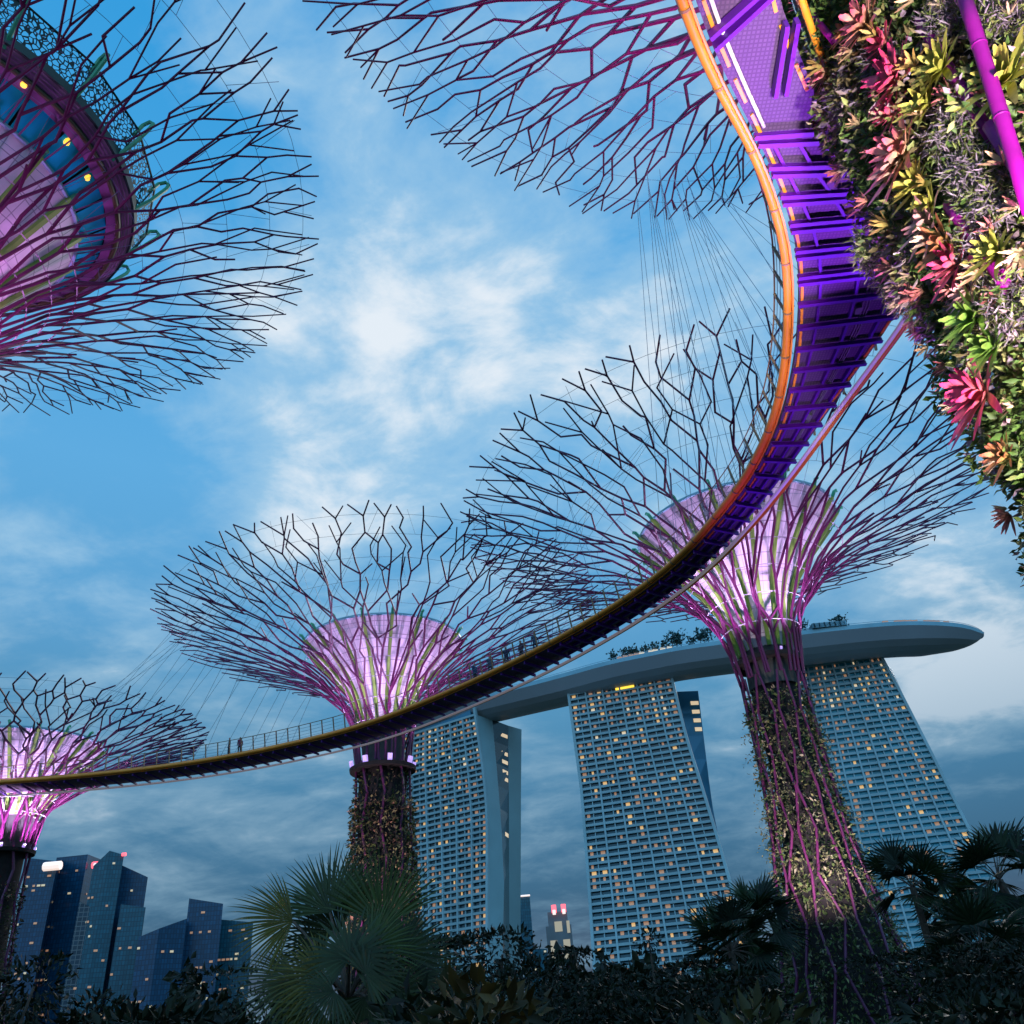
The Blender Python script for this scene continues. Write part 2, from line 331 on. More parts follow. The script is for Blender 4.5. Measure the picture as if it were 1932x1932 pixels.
def supertree(label, c, prof, trunk, membrane, M0=18, K=7, seed=1, rb=(.15, .075), drop=.48, lamps=8, lampsz=.9, lo=2.1, lampw=300, lampcol=(.8, .5, 1),
              core=True, pipe='pipe', fins=18, hook=.5, hoops=5, trunk_r=None, zig=.5, pipes=True, dense=False, pout=.0, inner=5, rim_ext=1.0, ringz=None):
    rnd = random.Random(seed); t = empty('supertree', (c[0], c[1], 0), label, 'supertree', 'steel supertrees')
    f = resample(prof, 60)
    def P(th, s):
        r, z = f(min(s, 1.0))
        if s > 1: # beyond the rim, along the last slope
            r1, z1 = f(.96); r += (r-r1)*(s-1)/.04; z += (z-z1)*(s-1)/.04
        return np.array([c[0]+r*math.cos(th), c[1]+r*math.sin(th), z])
    rad = lambda s: rb[0]+(rb[1]-rb[0])*min(1, s*1.15)
    def layer(M0, K, k2, sh, drop, th_off, double=(1, 4)):
        br = [MB() for _ in range(M0)]
        lens = [1.15, 1.1, 1.0, .9, .85, .75, .7, .7, .65][:K]; tot = sum(lens); s = 0.0
        off = th_off; M = M0; par = 0
        Q = lambda th, s_: P(th, s_)*np.array([1, 1, 1])+sh*np.array([-math.cos(th)*.5, -math.sin(th)*.5, -1.0])*min(1, s_*3)
        nodesA = {q: (2*math.pi*(q+off)/M, 0.0, q) for q in range(M)}
        for k in range(K):
            dl = lens[k]/tot; frac = .40 if k else .6; B = {}; sp = 2*math.pi/M
            for q, (th, sa, ow) in nodesA.items():
                sb = min(s+dl*frac+rnd.uniform(-.2, .2)*dl, .97); thb = th+rnd.uniform(-.17, .17)*sp
                br[ow].tube(Q(th, sa), Q(thb, sb), rad(sa)*k2, rad(sb)*k2, ext=.3); B[q] = (thb, sb, ow)
            s += dl; A = {}; new = {}
            if k in double:                          # each column forks in two
                for q in B: new[2*q] = [q]; new[2*q+1] = [q]
                M *= 2; off = (off+.5*par)*2-.5; par = 0
            else:
                for q in range(M):
                    new[q] = [p for p in ([q, (q+1) % M] if par == 0 else [q, (q-1) % M]) if p in B]
                par = 1-par
            sp = 2*math.pi/M
            for q, ps in new.items():
                if not ps: continue
                if len(ps) == 2 and rnd.random() < drop: ps = [rnd.choice(ps)]
                if k >= K-2 and rnd.random() < .02: continue
                th = 2*math.pi*(q+off+.5*par)/M+rnd.uniform(-.22, .22)*sp; sa = s+rnd.uniform(-.2, .2)*dl*(.4 if k == K-1 else 1)
                for p in ps:
                    thb, sb, ow = B[p]; d = (th-thb+math.pi) % (2*math.pi)-math.pi
                    if k == K-1:                     # loose tips
                        u = rnd.uniform(.82, 1.18)*rim_ext; br[ow].tube(Q(thb, sb), Q(thb+d*u*.8, sb+(sa-sb)*u), rad(1)*k2, rad(1)*k2*.9, ext=.3)
                    else: br[ow].tube(Q(thb, sb), Q(thb+d, sa), rad(sb)*k2, rad(sa)*k2, ext=.3)
                    if k > 1 and rnd.random() < .08:  # a stray twig
                        br[ow].tube(Q(thb, sb), Q(thb-d*.9, sb+(sa-sb)*rnd.uniform(.5, 1.0)), rad(sb)*k2*.9, rad(sb)*k2*.8, ext=.3)
                A[q] = (th, sa, B[ps[0]][2])
            nodesA = A
        for b in br:
            if b.v: b.build('branch', pipe, t)
    layer(M0, K, 1.0, 0.0, drop, rnd.random())
    layer(max(10, M0-inner), K-1, .85, 1.2, drop+.1, rnd.random(), (1, 3))
    if membrane:
        nk = MB(); nk.lathe([(f(0)[0]-.5, f(0)[1]-.6), (f(0)[0]-.55, (f(0)[1]+membrane[0][1])/2), (membrane[0][0]+.02, membrane[0][1]+.1)], c, 28); nk.build('neck', 'neck', t, True)
    # trunk: dark core with pipes zig-zagging up it
    tp = resample(trunk, 40)
    cr = MB(); cr.lathe([(tp(s_)[0]-.45, tp(s_)[1]) for s_ in np.linspace(0, 1, 14)], c, 28); cr.build('trunk_core', 'bark' if core is True else core, t, True)
    zs = np.linspace(0, 1, 9)
    for j in range(M0 if pipes else 0):
        if j % 2 and not dense: continue
        b = MB(); th0 = 2*math.pi*(j)/M0; pts = []
        for i, s_ in enumerate(zs):
            r, z = tp(s_); r += pout; th = th0+(.5 if (i+j) % 2 else -.5)*2*math.pi/M0*zig+rnd.uniform(-.08, .08)
            pts.append((c[0]+r*math.cos(th), c[1]+r*math.sin(th), z))
        for a, e in zip(pts[:-1], pts[1:]): b.tube(a, e, trunk_r or rb[0]*.95, n=8 if trunk_r else 5)
        b.build('trunk_pipe', pipe, t)
    if membrane:
        mf = resample(membrane, 30)
        m = MB(); m.lathe([mf(s_) for s_ in np.linspace(0, 1, 16)], c, 54); m.build('membrane', 'membrane', t, True, (c[0], c[1], 0))
        r1, z1 = mf(1)
        e = MB(); e.lathe([(r1-.05, z1-.06), (r1+.12, z1-.06), (r1+.12, z1+.12), (r1-.05, z1+.12), (r1-.05, z1-.06)], c, 54); e.build('membrane_rim', 'hull_edge', t)
        for k in range(fins):
            th = 2*math.pi*(k+.3)/fins; d = np.array([math.cos(th), math.sin(th)]); b = MB(); ts = np.array([-d[1], d[0], 0])
            pts = []
            for s_ in np.linspace(0, 1, 12):
                r, z = mf(s_); pts.append(np.array([c[0]+d[0]*(r+.14), c[1]+d[1]*(r+.14), z]))
            for a, e in zip(pts[:-1], pts[1:]): b.prism(a, e, np.cross(e-a, ts), .26, .22)
            o = b.build('fin', 'fin', t)
            tip = MB(); q = pts[-1]; D3 = np.array([d[0], d[1], 0]); hk = [q, q+D3*hook*.5+np.array([0, 0, hook*.75]), q+D3*hook*.95+np.array([0, 0, hook*.8]), q+D3*hook*1.0+np.array([0, 0, hook*.3])]
            tip.path(hk[:3 if hook < .8 else 4], .13, 6); tip.build('fin_tip', 'fin_tip', o)
        for s_ in np.linspace(.30, .95, hoops):
            r, z = f(s_*.45); h = MB(); h.path([(c[0]+(r+.05)*math.cos(a), c[1]+(r+.05)*math.sin(a), z) for a in np.linspace(0, 2*math.pi, 49)], .035, 4); h.build('hoop', 'hoop', t)
    # fine cable net across the canopy
    net = MB()
    for s_ in (.48, .58, .68, .78, .88, .96):
        for k in range(60):
            a, b = 2*math.pi*k/60, 2*math.pi*(k+1)/60; net.tube(P(a, s_), P(b, s_), .014, n=3, ext=0, cap=False)
            if k % 2 == 0 and s_ < .9: net.tube(P(a, s_), P(a+.05*(1 if k % 4 else -1), s_+.1), .014, n=3, ext=0, cap=False)
    net.build('cable_net', 'cable', t)
    # ring of uplights at the collar
    if lamps:
        r, z = ringz if ringz else (f(0)[0]+.2, f(0)[1]-.2)
        cl = MB(); cl.lathe([(r-.7, z-.5), (r+.15, z-.5), (r+.2, z-.2), (r-.7, z-.2)], c, 32); cl.build('collar', 'bark', t)
        for k in range(lamps):
            th = 2*math.pi*(k+.5)/lamps; p = np.array([c[0]+r*math.cos(th), c[1]+r*math.sin(th), z-.15]); d = np.array([math.cos(th), math.sin(th), 0])
            b = MB(); b.prism(p, p+d*.12+np.array([0, 0, .6*lampsz]), d, .4*lampsz, .3*lampsz); o = b.build('uplight', 'lamp', t)
            q = p+d*lo+np.array([0, 0, -.4]); spot('uplight_beam', q, q+d*.5+np.array([0, 0, 6]), lampw*1.5, lampcol, 96, .9, .25, t)
    return t, f, tp

def planting(parent, c, tp, z0, z1, n, cols, size, thick=.5, name='planting', sector=None, m='leaf_far', hang=.3, zpow=1.0):
    th = rng.uniform(0, 2*math.pi, n) if sector is None else rng.uniform(sector[0], sector[1], n)
    z = z0+(z1-z0)*rng.uniform(0, 1, n)**zpow; zz = np.linspace(0, 1, 60); pz = np.array([tp(s_) for s_ in zz]); r = np.interp(z, pz[:, 1], pz[:, 0])
    lump = np.sin(th*7+z*1.3)+np.sin(th*11-z*2.1)+np.sin(z*3.1+th*3)
    r = r-.15+thick*(rng.uniform(0, 1, n)**1.4)*(.65+.3*lump/2)
    P = np.c_[c[0]+r*np.cos(th), c[1]+r*np.sin(th), z]
    o = np.c_[np.cos(th), np.sin(th), np.zeros(n)]
    d = unit(o*.8+rng.normal(size=(n, 3))*.7+np.array([0, 0, -hang])); L = size*rng.uniform(.6, 1.5, n)
    ci = ((np.sin(th*5+z*.9)+np.sin(z*1.7-th*4)+rng.normal(size=n)*.8)*.35+.5).clip(0, .999)*len(cols)
    col = np.array(cols)[ci.astype(int)]*rng.uniform(.6, 1.35, (n, 1))
    lv = Leaves(); lv.add(P, d, perp(d), L, L*rng.uniform(.3, .6, n), col)
    return tag(lv.build(name, m, parent), kind='stuff')

H0 = 1.6
C0, C1, C2, C3, C4 = (13.0, 11.5), (-28.3, 26.3), (-13.2, 73.2), (17.2, 57.0), (-47.6, 76.8)
GREY_GREENS = [(.05, .07, .02), (.10, .10, .035), (.035, .05, .02), (.16, .11, .06), (.06, .04, .03)]
trunk_small = lambda zt, r0, r1: [(r0, 0), ((r0+r1)/2*.97, zt*.35), (r1, zt*.75), (r1, zt)]
# second tree from the left, in the middle of the view
T2, f2, tp2 = supertree('supertree with glowing lilac funnel in the middle, rising behind the fan palm and the walkway', C2,
    [(2.35, 21.5), (2.6, 24.5), (3.9, 27.6), (7.2, 30.6), (13.2, 33.2), (20.6, 35.6)], [(3.1, 0), (2.6, 8), (2.35, 18), (2.35, 21.5)],
    [(2.0, 25.0), (3.0, 28.2), (7.3, 32.6)], seed=3, rb=(.12, .065), lampw=2400, ringz=(2.7, 21.4))
planting(T2, C2, tp2, 1, 18.5, 9000, GREY_GREENS+[(.30, .16, .10), (.22, .20, .09)], .36, .7)
planting(T2, C2, tp2, 18.5, 20.6, 500, GREY_GREENS, .3, .35)
# tree right of the middle, behind the walkway, its trunk wrapped with climbers
T3, f3, tp3 = supertree('supertree with lilac funnel crossed by the walkway, trunk overgrown with creepers before the hotel', C3,
    [(2.2, 20.6), (2.6, 24.0), (4.2, 27.4), (7.6, 30.6), (13.4, 33.0), (21.3, 35.6)], [(3.9, 0), (2.95, 5), (1.95, 12), (1.95, 20.6)],
    [(1.7, 22.6), (2.9, 27.6), (7.5, 32.6)], seed=5, rb=(.12, .065), lampw=2400, ringz=(2.2, 22.2), lamps=7, lampsz=.35, dense=True, pout=.24, trunk_r=.085)
planting(T3, C3, tp3, 0, 19.5, 13500, [(.06, .09, .03), (.22, .22, .09), (.03, .045, .02), (.32, .28, .19), (.09, .14, .04)], .27, .72, zpow=1.25)
# far left tree
T4, f4, tp4 = supertree('supertree at the left edge, its lilac funnel cut by the frame, over the glass skyscrapers', C4,
    [(2.2, 18.3), (2.44, 20.62), (3.71, 22.94), (6.96, 25.26), (11.02, 27.12), (15.78, 28.63)], [(3.2, 0), (2.5, 6), (2.1, 12), (2.1, 18.3)],
    [(1.86, 20.62), (3.13, 23.18), (6.5, 27.0)], seed=9, rb=(.12, .075), lampw=3600, ringz=(2.3, 18.0), lampsz=.5, lo=.8)
planting(T4, C4, tp4, 0, 15, 3200, GREY_GREENS, .3, .5)
# tall tree at upper left that carries a rooftop bistro
T1, f1, tp1 = supertree('tallest supertree at upper left with a round glazed bistro on top, seen from below', C1,
    [(2.8, 27.0), (3.3, 30.0), (5.6, 33.6), (9.4, 37.0), (14.2, 39.9), (19.5, 41.6)], [(4.2, 0), (3.2, 10), (2.8, 20), (2.8, 27)],
    [(2.2, 28.5), (3.6, 33.2), (7.05, 39.1)], seed=14, rb=(.12, .05), lampw=1300, lampcol=(.95, .30, 1), hook=.35, hoops=6, ringz=(3.1, 27.2), M0=22, inner=4)
# the tree we stand under
T0, f0, tp0 = supertree('nearest supertree, trunk at right edge covered in lit bromeliads, dark branches spreading overhead', C0,
    [(4.3, 26.0), (4.6, 29.0), (6.2, 33.0), (10.5, 36.6), (16.0, 39.6), (21.9, 41.6)], [(3.7, 0), (3.85, 8), (4.1, 15), (4.25, 26.0)],
    None, seed=21, rb=(.14, .055), lampw=6000, lampcol=(1, .15, .75), ringz=(4.4, 26.0), lamps=6, pipes=False, M0=24, inner=2)
# --- bistro ring on the upper left tree
def bistro():
    t = empty('rooftop_bistro', (C1[0], C1[1], 39), 'round glazed bistro with lattice screen on top of the upper left supertree', 'restaurant')
    z0 = H0
    b = MB()
    for k in range(26):                         # slanted window panes
        a = 2*math.pi*k/26; e = 2*math.pi*(k+.93)/26
        q = [(7.15, 39.2, a), (7.15, 39.2, e), (8.25, 40.5, e), (8.25, 40.5, a)]
        m = MB(); m.quad(*[(C1[0]+r*math.cos(x), C1[1]+r*math.sin(x), z) for r, z, x in q])
        m.build('window', 'bistro_sky_glass', t)
    b.lathe([(8.27, 40.42), (8.75, 40.62)], C1, 60); b.build('truss_soffit', 'soffit_purple', t)
    for k in range(60):
        a = 2*math.pi*k/60; m = MB(); m.tube((C1[0]+7.1*math.cos(a), C1[1]+7.1*math.sin(a), 39.1), (C1[0]+8.8*math.cos(a), C1[1]+8.8*math.sin(a), 40.5), .045, n=4); m.build('mullion', 'soffit_purple', t)
    m = MB(); m.path([(C1[0]+8.85*math.cos(a), C1[1]+8.85*math.sin(a), 40.55) for a in np.linspace(0, 2*math.pi, 61)], .13, 6); m.build('floor_ring', 'olive', t, True)
    m = MB(); m.lathe([(8.95, 40.66), (9.5, 41.0)], C1, 60); m.build('soffit', 'soffit_grey', t)
    for r_, z_ in ((9.05, 40.68), (9.2, 40.77), (9.35, 40.86)):
        m = MB(); m.path([(C1[0]+r_*math.cos(a), C1[1]+r_*math.sin(a), z_) for a in np.linspace(0, 2*math.pi, 61)], .025, 4); m.build('light_strip', 'soffit_purple', t)
    m = MB(); m.lathe([(9.5, 40.98), (9.62, 41.02), (9.7, 41.5), (9.55, 41.5)], C1, 60); m.build('roof_edge', 'green_dark', t)
    n = 18
    for k in range(n):
        a0, a1 = 2*math.pi*k/n, 2*math.pi*(k+1)/n
        p = lambda r, z, a: (C1[0]+r*math.cos(a), C1[1]+r*math.sin(a), z)
        m = MB(); A, B_, D, E_ = p(9.7, 41.4, a0), p(9.7, 41.4, a1), p(10.35, 43.3, a1), p(10.35, 43.3, a0)
        m.quad(A, B_, D, E_); pn = m.build('lattice_panel', 'lattice', t)
        fr = MB(); fr.tube(E_, D, .06); fr.tube(A, E_, .05); fr.build('panel_frame', 'green_dark', pn)
        am = a0; d = np.array([math.cos(am), math.sin(am), 0]); c3 = np.array([C1[0], C1[1], 0])
        h = MB(); h.path([c3+d*9.3+np.array([0, 0, 40.9]), c3+d*10.3+np.array([0, 0, 42.2]), c3+d*10.95+np.array([0, 0, 43.4]), c3+d*11.05+np.array([0, 0, 43.75]), c3+d*10.85+np.array([0, 0, 43.95]), c3+d*10.5+np.array([0, 0, 43.7]), c3+d*10.1+np.array([0, 0, 42.9])], .11, 6)
        h.build('hook_fin', 'fin_tip', t)
    for k, (a, z, r) in enumerate([(-1.06, 40.1, 7.9), (-.92, 40.35, 8.05), (-.55, 40.5, 8.6), (.05, 40.2, 8.0), (-.2, 40.25, 8.1), (-1.6, 40.1, 8)]):
        m = MB(); q = np.array([C1[0]+r*math.cos(a), C1[1]+r*math.sin(a), z]); m.tube(q, q+np.array([0, 0, .25]), .14, n=8); m.build('pendant_lamp', 'yellow', t)
    m = MB(); m.lathe([(0.1, 43.0), (9.6, 41.6)], C1, 48); m.build('roof', 'green_dark', t)
Mt['bistro_sky_glass'] = mat('bistro_sky_glass', (.01, .62, .80), .25, .0, .1, .3)  # azure of the sky beyond is put into the pane colour
Mt['soffit_purple'] = mat('soffit_purple', (.22, .10, .27), .6, 0, .2, 1)
Mt['soffit_grey'] = mat('soffit_grey', (.16, .15, .20), .6, 0, .2, 1)
Mt['olive'] = mat('olive_ring', (.06, .065, .02), .5)
Mt['green_dark'] = mat('dark_green_edge', (.006, .035, .03), .5)
bistro()

# ------------------------------------------------------------------ aerial walkway
HW = 20.0+H0
LR = [((4.0, 7.6), (6.4, 8.0)), ((5.15, 10.5), (7.15, 10.3)), ((6.3, 12.6), (8.2, 12.1)), ((7.8, 14.9), (10.2, 15.2)), ((8.9, 17.0), (12.4, 17.0)), ((9.7, 19.0), (14.0, 18.9)),
      ((10.4, 21.8), (14.2, 21.6)), ((10.85, 24.2), (13.75, 24.1)), ((11.15, 27.0), (13.2, 27.0)), ((11.1, 29.4), (12.75, 29.7)), ((10.8, 32.1), (12.2, 32.6)), ((10.0, 35.2), (11.4, 35.9)),
      ((9.0, 38.4), (10.4, 39.2)), ((7.6, 41.5), (9.0, 42.5)), ((4.9, 45.6), (6.4, 46.9)), ((.5, 50.9), (2.1, 52.6)), ((-4.8, 56.2), (-3.2, 58.2)), ((-12.3, 62.4), (-10.9, 64.9)),
      ((-19, 65.6), (-17.8, 68.3)), ((-26, 67.9), (-25.2, 70.9)), ((-34, 69.2), (-33.7, 72.3)), ((-44, 69.2), (-44.4, 72.2)), ((-56, 67.5), (-57, 70.4))]
def smooth_curve(pts, step):
    p = np.array(pts, float)
    for _ in range(3):
        q = [p[0]]
        for a, b in zip(p[:-1], p[1:]): q += [a*.75+b*.25, a*.25+b*.75]
        q.append(p[-1]); p = np.array(q)
    return p
SL = smooth_curve([a for a, b in LR], 1); SR = smooth_curve([b for a, b in LR], 1)
ML = (SL+SR)/2; AL = np.r_[0, np.cumsum(np.linalg.norm(np.diff(SL, axis=0), axis=1))]
def wl_at(s, lat=0.0, z=0.0):                   # lat 0 = left edge, 1 = right edge
    l = np.array([np.interp(s, AL, SL[:, 0]), np.interp(s, AL, SL[:, 1])]); r = np.array([np.interp(s, AL, SR[:, 0]), np.interp(s, AL, SR[:, 1])])
    p = l+(r-l)*lat; return np.array([p[0], p[1], HW+z])
def across(s):
    d = wl_at(s, 1)-wl_at(s, 0); return d/np.linalg.norm(d)
SW = AL[-1]; stn = np.arange(0, SW, .8)
def walkway():
    t = empty('aerial_walkway', wl_at(30, .5), 'curving elevated walkway with orange edges that sweeps from overhead to the far left tree', 'walkway')
    d = MB()
    for a, b in zip(stn[:-1], stn[1:]):
        d.quad(wl_at(a, .04), wl_at(b, .04), wl_at(b, .96), wl_at(a, .96))
        d.quad(wl_at(a, .04, .16), wl_at(a, .96, .16), wl_at(b, .96, .16), wl_at(b, .04, .16))
        d.quad(wl_at(a, .04), wl_at(a, .04, .16), wl_at(b, .04, .16), wl_at(b, .04)); d.quad(wl_at(a, .96), wl_at(b, .96), wl_at(b, .96, .16), wl_at(a, .96, .16))
    d.build('deck', 'grating', t)
    o = MB(); o.path([wl_at(s, 0, .12)-across(s)*.2 for s in np.arange(0, SW, .6)], .15, 10); o.build('edge_pipe', 'orange', t, True)
    o = MB(); o.path([wl_at(s, 1, -.12)+across(s)*.38 for s in np.arange(0, SW, .6)], .09, 8); o.build('edge_pipe', 'orange', t, True)
    o = MB(); o.path([wl_at(s, 1, -.22)+across(s)*.10 for s in np.arange(14, SW, .6)], .085, 8); o.build('white_pipe', 'white', t, True)
    o = MB(); o.path([wl_at(s, 0, -.10)+across(s)*.42 for s in np.arange(0, 7.6, .4)], .05, 8); o.build('white_pipe', 'white', t, True)
    for lat, sg in ((0, 1), (1, -1)):            # short orange strips under both edges
        for s in np.arange(.7, 44, 1.17):
            m = MB(); m.prism(wl_at(s+.25, lat, -.03)+across(s)*sg*.25, wl_at(s+1.0, lat, -.03)+across(s+1.0)*sg*.25, (0, 0, 1), .09, .04); m.build('edge_strip', 'orange', t)
    fa = MB()
    for a, b in zip(stn[:-1], stn[1:]): fa.prism(wl_at(a, 0, .14)-across(a)*.06, wl_at(b, 0, .14)-across(b)*.06, (0, 0, 1), .06, .42)
    fa.build('edge_fascia', 'orange', t)
    # cross beams: paired near the tree, single further out
    s = 7.6; k = 0
    while s < SW-1:
        for q in ((-.15, .15) if s < 13.6 else (0,)):
            a, e = wl_at(s+q, .02, -.16), wl_at(s+q, .95, -.16); m = MB(); m.prism(a, e, (0, 0, 1), .07, .17 if s < 50 else .12)
            m.prism(a+np.array([0, 0, -.095 if s < 50 else -.07]), e+np.array([0, 0, -.095 if s < 50 else -.07]), (0, 0, 1), .14, .025); m.build('cross_beam', 'beam', t)
        for lat in (.2, .5, .8) if s < 46 else ():
            m = MB(); m.prism(wl_at(s+.18, lat, -.1), wl_at(s+1.0, lat, -.1), (0, 0, 1), .09, .16); m.build('stringer', 'beam', t)
        s += 1.17; k += 1
    for s, l0, l1, ds in ((1.2, .1, 1, .1), (4.3, .05, 1, -1.3), (6.2, .55, 1, -1.9)):
        for q in (-.16, .16):
            m = MB(); al = abs(ds) > 1.5; m.prism(wl_at(s+(0 if al else q), l0+(q*.4 if al else 0), -.2-.02*abs(ds)), wl_at(s+(0 if al else q)+ds, l1+(q*.4 if al else 0), -.2-.02*abs(ds)), (0, 0, 1), .11, .30); m.build('platform_beam', 'beam', t)
    for s in np.arange(1.1, 48, 2.34):           # clamped joints along the edge tube
        m = MB(); a = wl_at(s, 0, .12)-across(s)*.2; b = wl_at(s+.07, 0, .12)-across(s)*.2; m.tube(a, b, .175, n=12, ext=0); m.build('pipe_joint', 'rail', t)
    for lat in (.60, .63, .655):
        m = MB(); m.path([wl_at(s, lat, -.07) for s in np.arange(14, 60, .6)], .022, 5); m.build('conduit', 'soffit_grey', t)
    for s in np.arange(9.3, 52, 5.85):
        m = MB(); m.prism(wl_at(s, .56, -.1), wl_at(s+.32, .56, -.1), (0, 0, 1), .2, .12); m.build('deck_lamp', 'soffit_grey', t)
    # railing
    for lat, sg in ((0, -1), (1, 1)):
        ns = 0
        for s in np.arange(1, SW-3, 1.12 if lat == 0 else 2.4):
            a = wl_at(s, lat, .1)+across(s)*sg*.14; b = a+across(s)*sg*.22+np.array([0, 0, 1.25])
            m = MB(); m.prism(a, b, across(s), .055, .09); m.build('rail_post', 'rail', t); ns += 1
        for zz, rr in ((1.25, .03), (1.0, .012), (.75, .012), (.5, .012), (.3, .012)):
            m = MB(); m.path([wl_at(s, lat, .1+zz)+across(s)*sg*(.14+.22*zz/1.25) for s in np.arange(1, SW-3, .8)], rr, 4); m.build('rail' if zz > 1.2 else 'rail_wire', 'rail' if zz > 1.2 else 'cable', t)
    # hangers from the crowns
    rim = lambda c, f_, th, s_: np.array([c[0]+f_(s_)[0]*math.cos(th), c[1]+f_(s_)[0]*math.sin(th), f_(s_)[1]])
    for c, f_, s0, s1, th0, th1, n in ((C0, f0, 15, 36, 1.60, 1.80, 26), (C2, f2, 74, 102, 3.6, 4.9, 22), (C3, f3, 40, 60, 3.6, 4.4, 8)):
        for k in range(n):
            u = k/(n-1); th = th0+(th1-th0)*(u if c is not C2 else 1-u)
            m = MB(); m.tube(wl_at(s0+(s1-s0)*u, 0 if k % 2 == 0 else 1, .15), rim(c, f_, th, (.84 if c is C0 else .74)+.14*((k*7) % 5)/5), .014, n=4, ext=0); m.build('hanger_cable', 'cable', t)
    return t
WALK = walkway()

# ------------------------------------------------------------------ people on the walkway
def make_person(cloth, shirt):
    V = [(0, 0, .92), (0, 0, 1.15), (0, 0, 1.38), (0, 0, 1.50), (0, .02, 1.58), (0, .02, 1.70), (.10, 0, .88), (.11, .02, .48), (.11, 0, .07), (.11, .14, .03), (-.10, 0, .88), (-.12, -.02, .48), (-.12, -.04, .07), (-.12, .1, .03),
         (.19, 0, 1.40), (.25, -.03, 1.12), (.22, .12, .92), (-.19, 0, 1.40), (-.25, -.03, 1.12), (-.22, .1, .90)]
    Ed = [(0, 1), (1, 2), (2, 3), (3, 4), (4, 5), (0, 6), (6, 7), (7, 8), (8, 9), (0, 10), (10, 11), (11, 12), (12, 13), (2, 14), (14, 15), (15, 16), (2, 17), (17, 18), (18, 19)]
    rad = [.15, .13, .16, .06, .09, .09, .09, .06, .045, .035, .09, .06, .045, .035, .06, .045, .03, .06, .045, .03]
    me = bpy.data.meshes.new('person'); me.from_pydata(V, Ed, []); o = bpy.data.objects.new('person', me); C.objects.link(o)
    o.modifiers.new('skin', 'SKIN'); sd = o.modifiers.new('sub', 'SUBSURF'); sd.levels = sd.render_levels = 1
    for i, r in enumerate(rad): me.skin_vertices[0].data[i].radius = (r, r*.8)
    me.skin_vertices[0].data[0].use_root = True
    m = mat('person_cloth', cloth, .9); nt = m.node_tree; b = nt.nodes['Principled BSDF']
    tcn = nt.nodes.new('ShaderNodeTexCoord'); sp = nt.nodes.new('ShaderNodeSeparateXYZ'); nt.links.new(tcn.outputs['Object'], sp.inputs[0])
    cr = nt.nodes.new('ShaderNodeValToRGB'); cr.color_ramp.interpolation = 'CONSTANT'
    e = cr.color_ramp.elements; e[0].color = (*cloth, 1); e[1].position = .5; e[1].color = (*shirt, 1)
    x = e.new(.82); x.color = (.35, .2, .14, 1); x = e.new(.92); x.color = (.01, .008, .008, 1)
    md = nt.nodes.new('ShaderNodeMath'); md.operation = 'DIVIDE'; md.inputs[1].default_value = 1.8; nt.links.new(sp.outputs[2], md.inputs[0]); nt.links.new(md.outputs[0], cr.inputs[0]); nt.links.new(cr.outputs[0], b.inputs['Base Color'])
    me.materials.append(m); return o
def near_s(x, y):                               # station whose left edge is seen nearest to (x, y)
    best = None
    for s in np.arange(2, SW-2, .2):
        q = CM.T @ (wl_at(s, 0)-EYE); px, py = PP-F*q[0]/q[2], PP+F*q[1]/q[2]; dd = (px-x)**2+(py-y)**2
        if best is None or dd < best[0]: best = (dd, s)
    return best[1]
for i, (x, y, lat, cl, sh, lab) in enumerate([
    (424, 1436, .12, (.01, .012, .03), (.01, .02, .07), 'person in dark blue leaning at the walkway rail, left of the pair'),
    (440, 1434, .22, (.02, .03, .04), (.22, .04, .09), 'person in a wine red top beside the one in dark blue on the walkway'),
    (885, 1298, .3, (.02, .02, .03), (.03, .05, .12), 'person in dark clothes, leftmost of the crowd on the middle of the walkway'),
    (915, 1287, .3, (.02, .02, .03), (.06, .06, .10), 'person in grey in the crowd on the walkway, above the left hotel tower'),
    (948, 1272, .25, (.03, .02, .02), (.02, .02, .05), 'person in black beside the small lamp in the walkway crowd'),
    (975, 1260, .3, (.02, .02, .03), (.08, .03, .05), 'person in maroon in the walkway crowd, second from its right end'),
    (1003, 1246, .3, (.01, .01, .02), (.03, .06, .10), 'person in slate blue, rightmost of the crowd on the walkway')]):
    p = make_person(cl, sh); s = near_s(x, y); p.location = wl_at(s, lat, .16); p.rotation_euler = (0, 0, random.uniform(0, 6.28)); tag(p, lab, 'person', 'people on the walkway')

# ------------------------------------------------------------------ planting on the nearest trunk
SECT = (R_(108), R_(330))                       # the side of the trunk that can be seen from here and from a few steps aside
BROWN = [(.06, .11, .025), (.04, .075, .02), (.12, .17, .04), (.24, .26, .09), (.06, .09, .03), (.30, .27, .12), (.10, .14, .03), (.28, .20, .30), (.30, .20, .24), (.16, .12, .06)]
planting(T0, C0, tp0, 2, 26.5, 80000, BROWN, .19, .9, 'leafy_planting', SECT, 'leaf', .1)
def trunk_pt(th, z, out=0.0):
    zz = np.linspace(0, 1, 60); pz = np.array([tp0(s_) for s_ in zz]); r = np.interp(z, pz[:, 1], pz[:, 0])+out
    return np.array([C0[0]+r*math.cos(th), C0[1]+r*math.sin(th), z])
def on_trunk(x, y, out=.35):                    # where the line of sight meets the planted trunk
    d = ray(x, y); dh = d[:2]; r = 4.0+out; e = EYE[:2]-np.array(C0)
    a = dh.dot(dh); b = 2*e.dot(dh); c_ = e.dot(e)-r*r; disc = b*b-4*a*c_
    t = (-b-math.sqrt(max(disc, 0)))/(2*a); p = EYE+d*t
    return p, np.array([p[0]-C0[0], p[1]-C0[1], 0])/math.hypot(p[0]-C0[0], p[1]-C0[1])
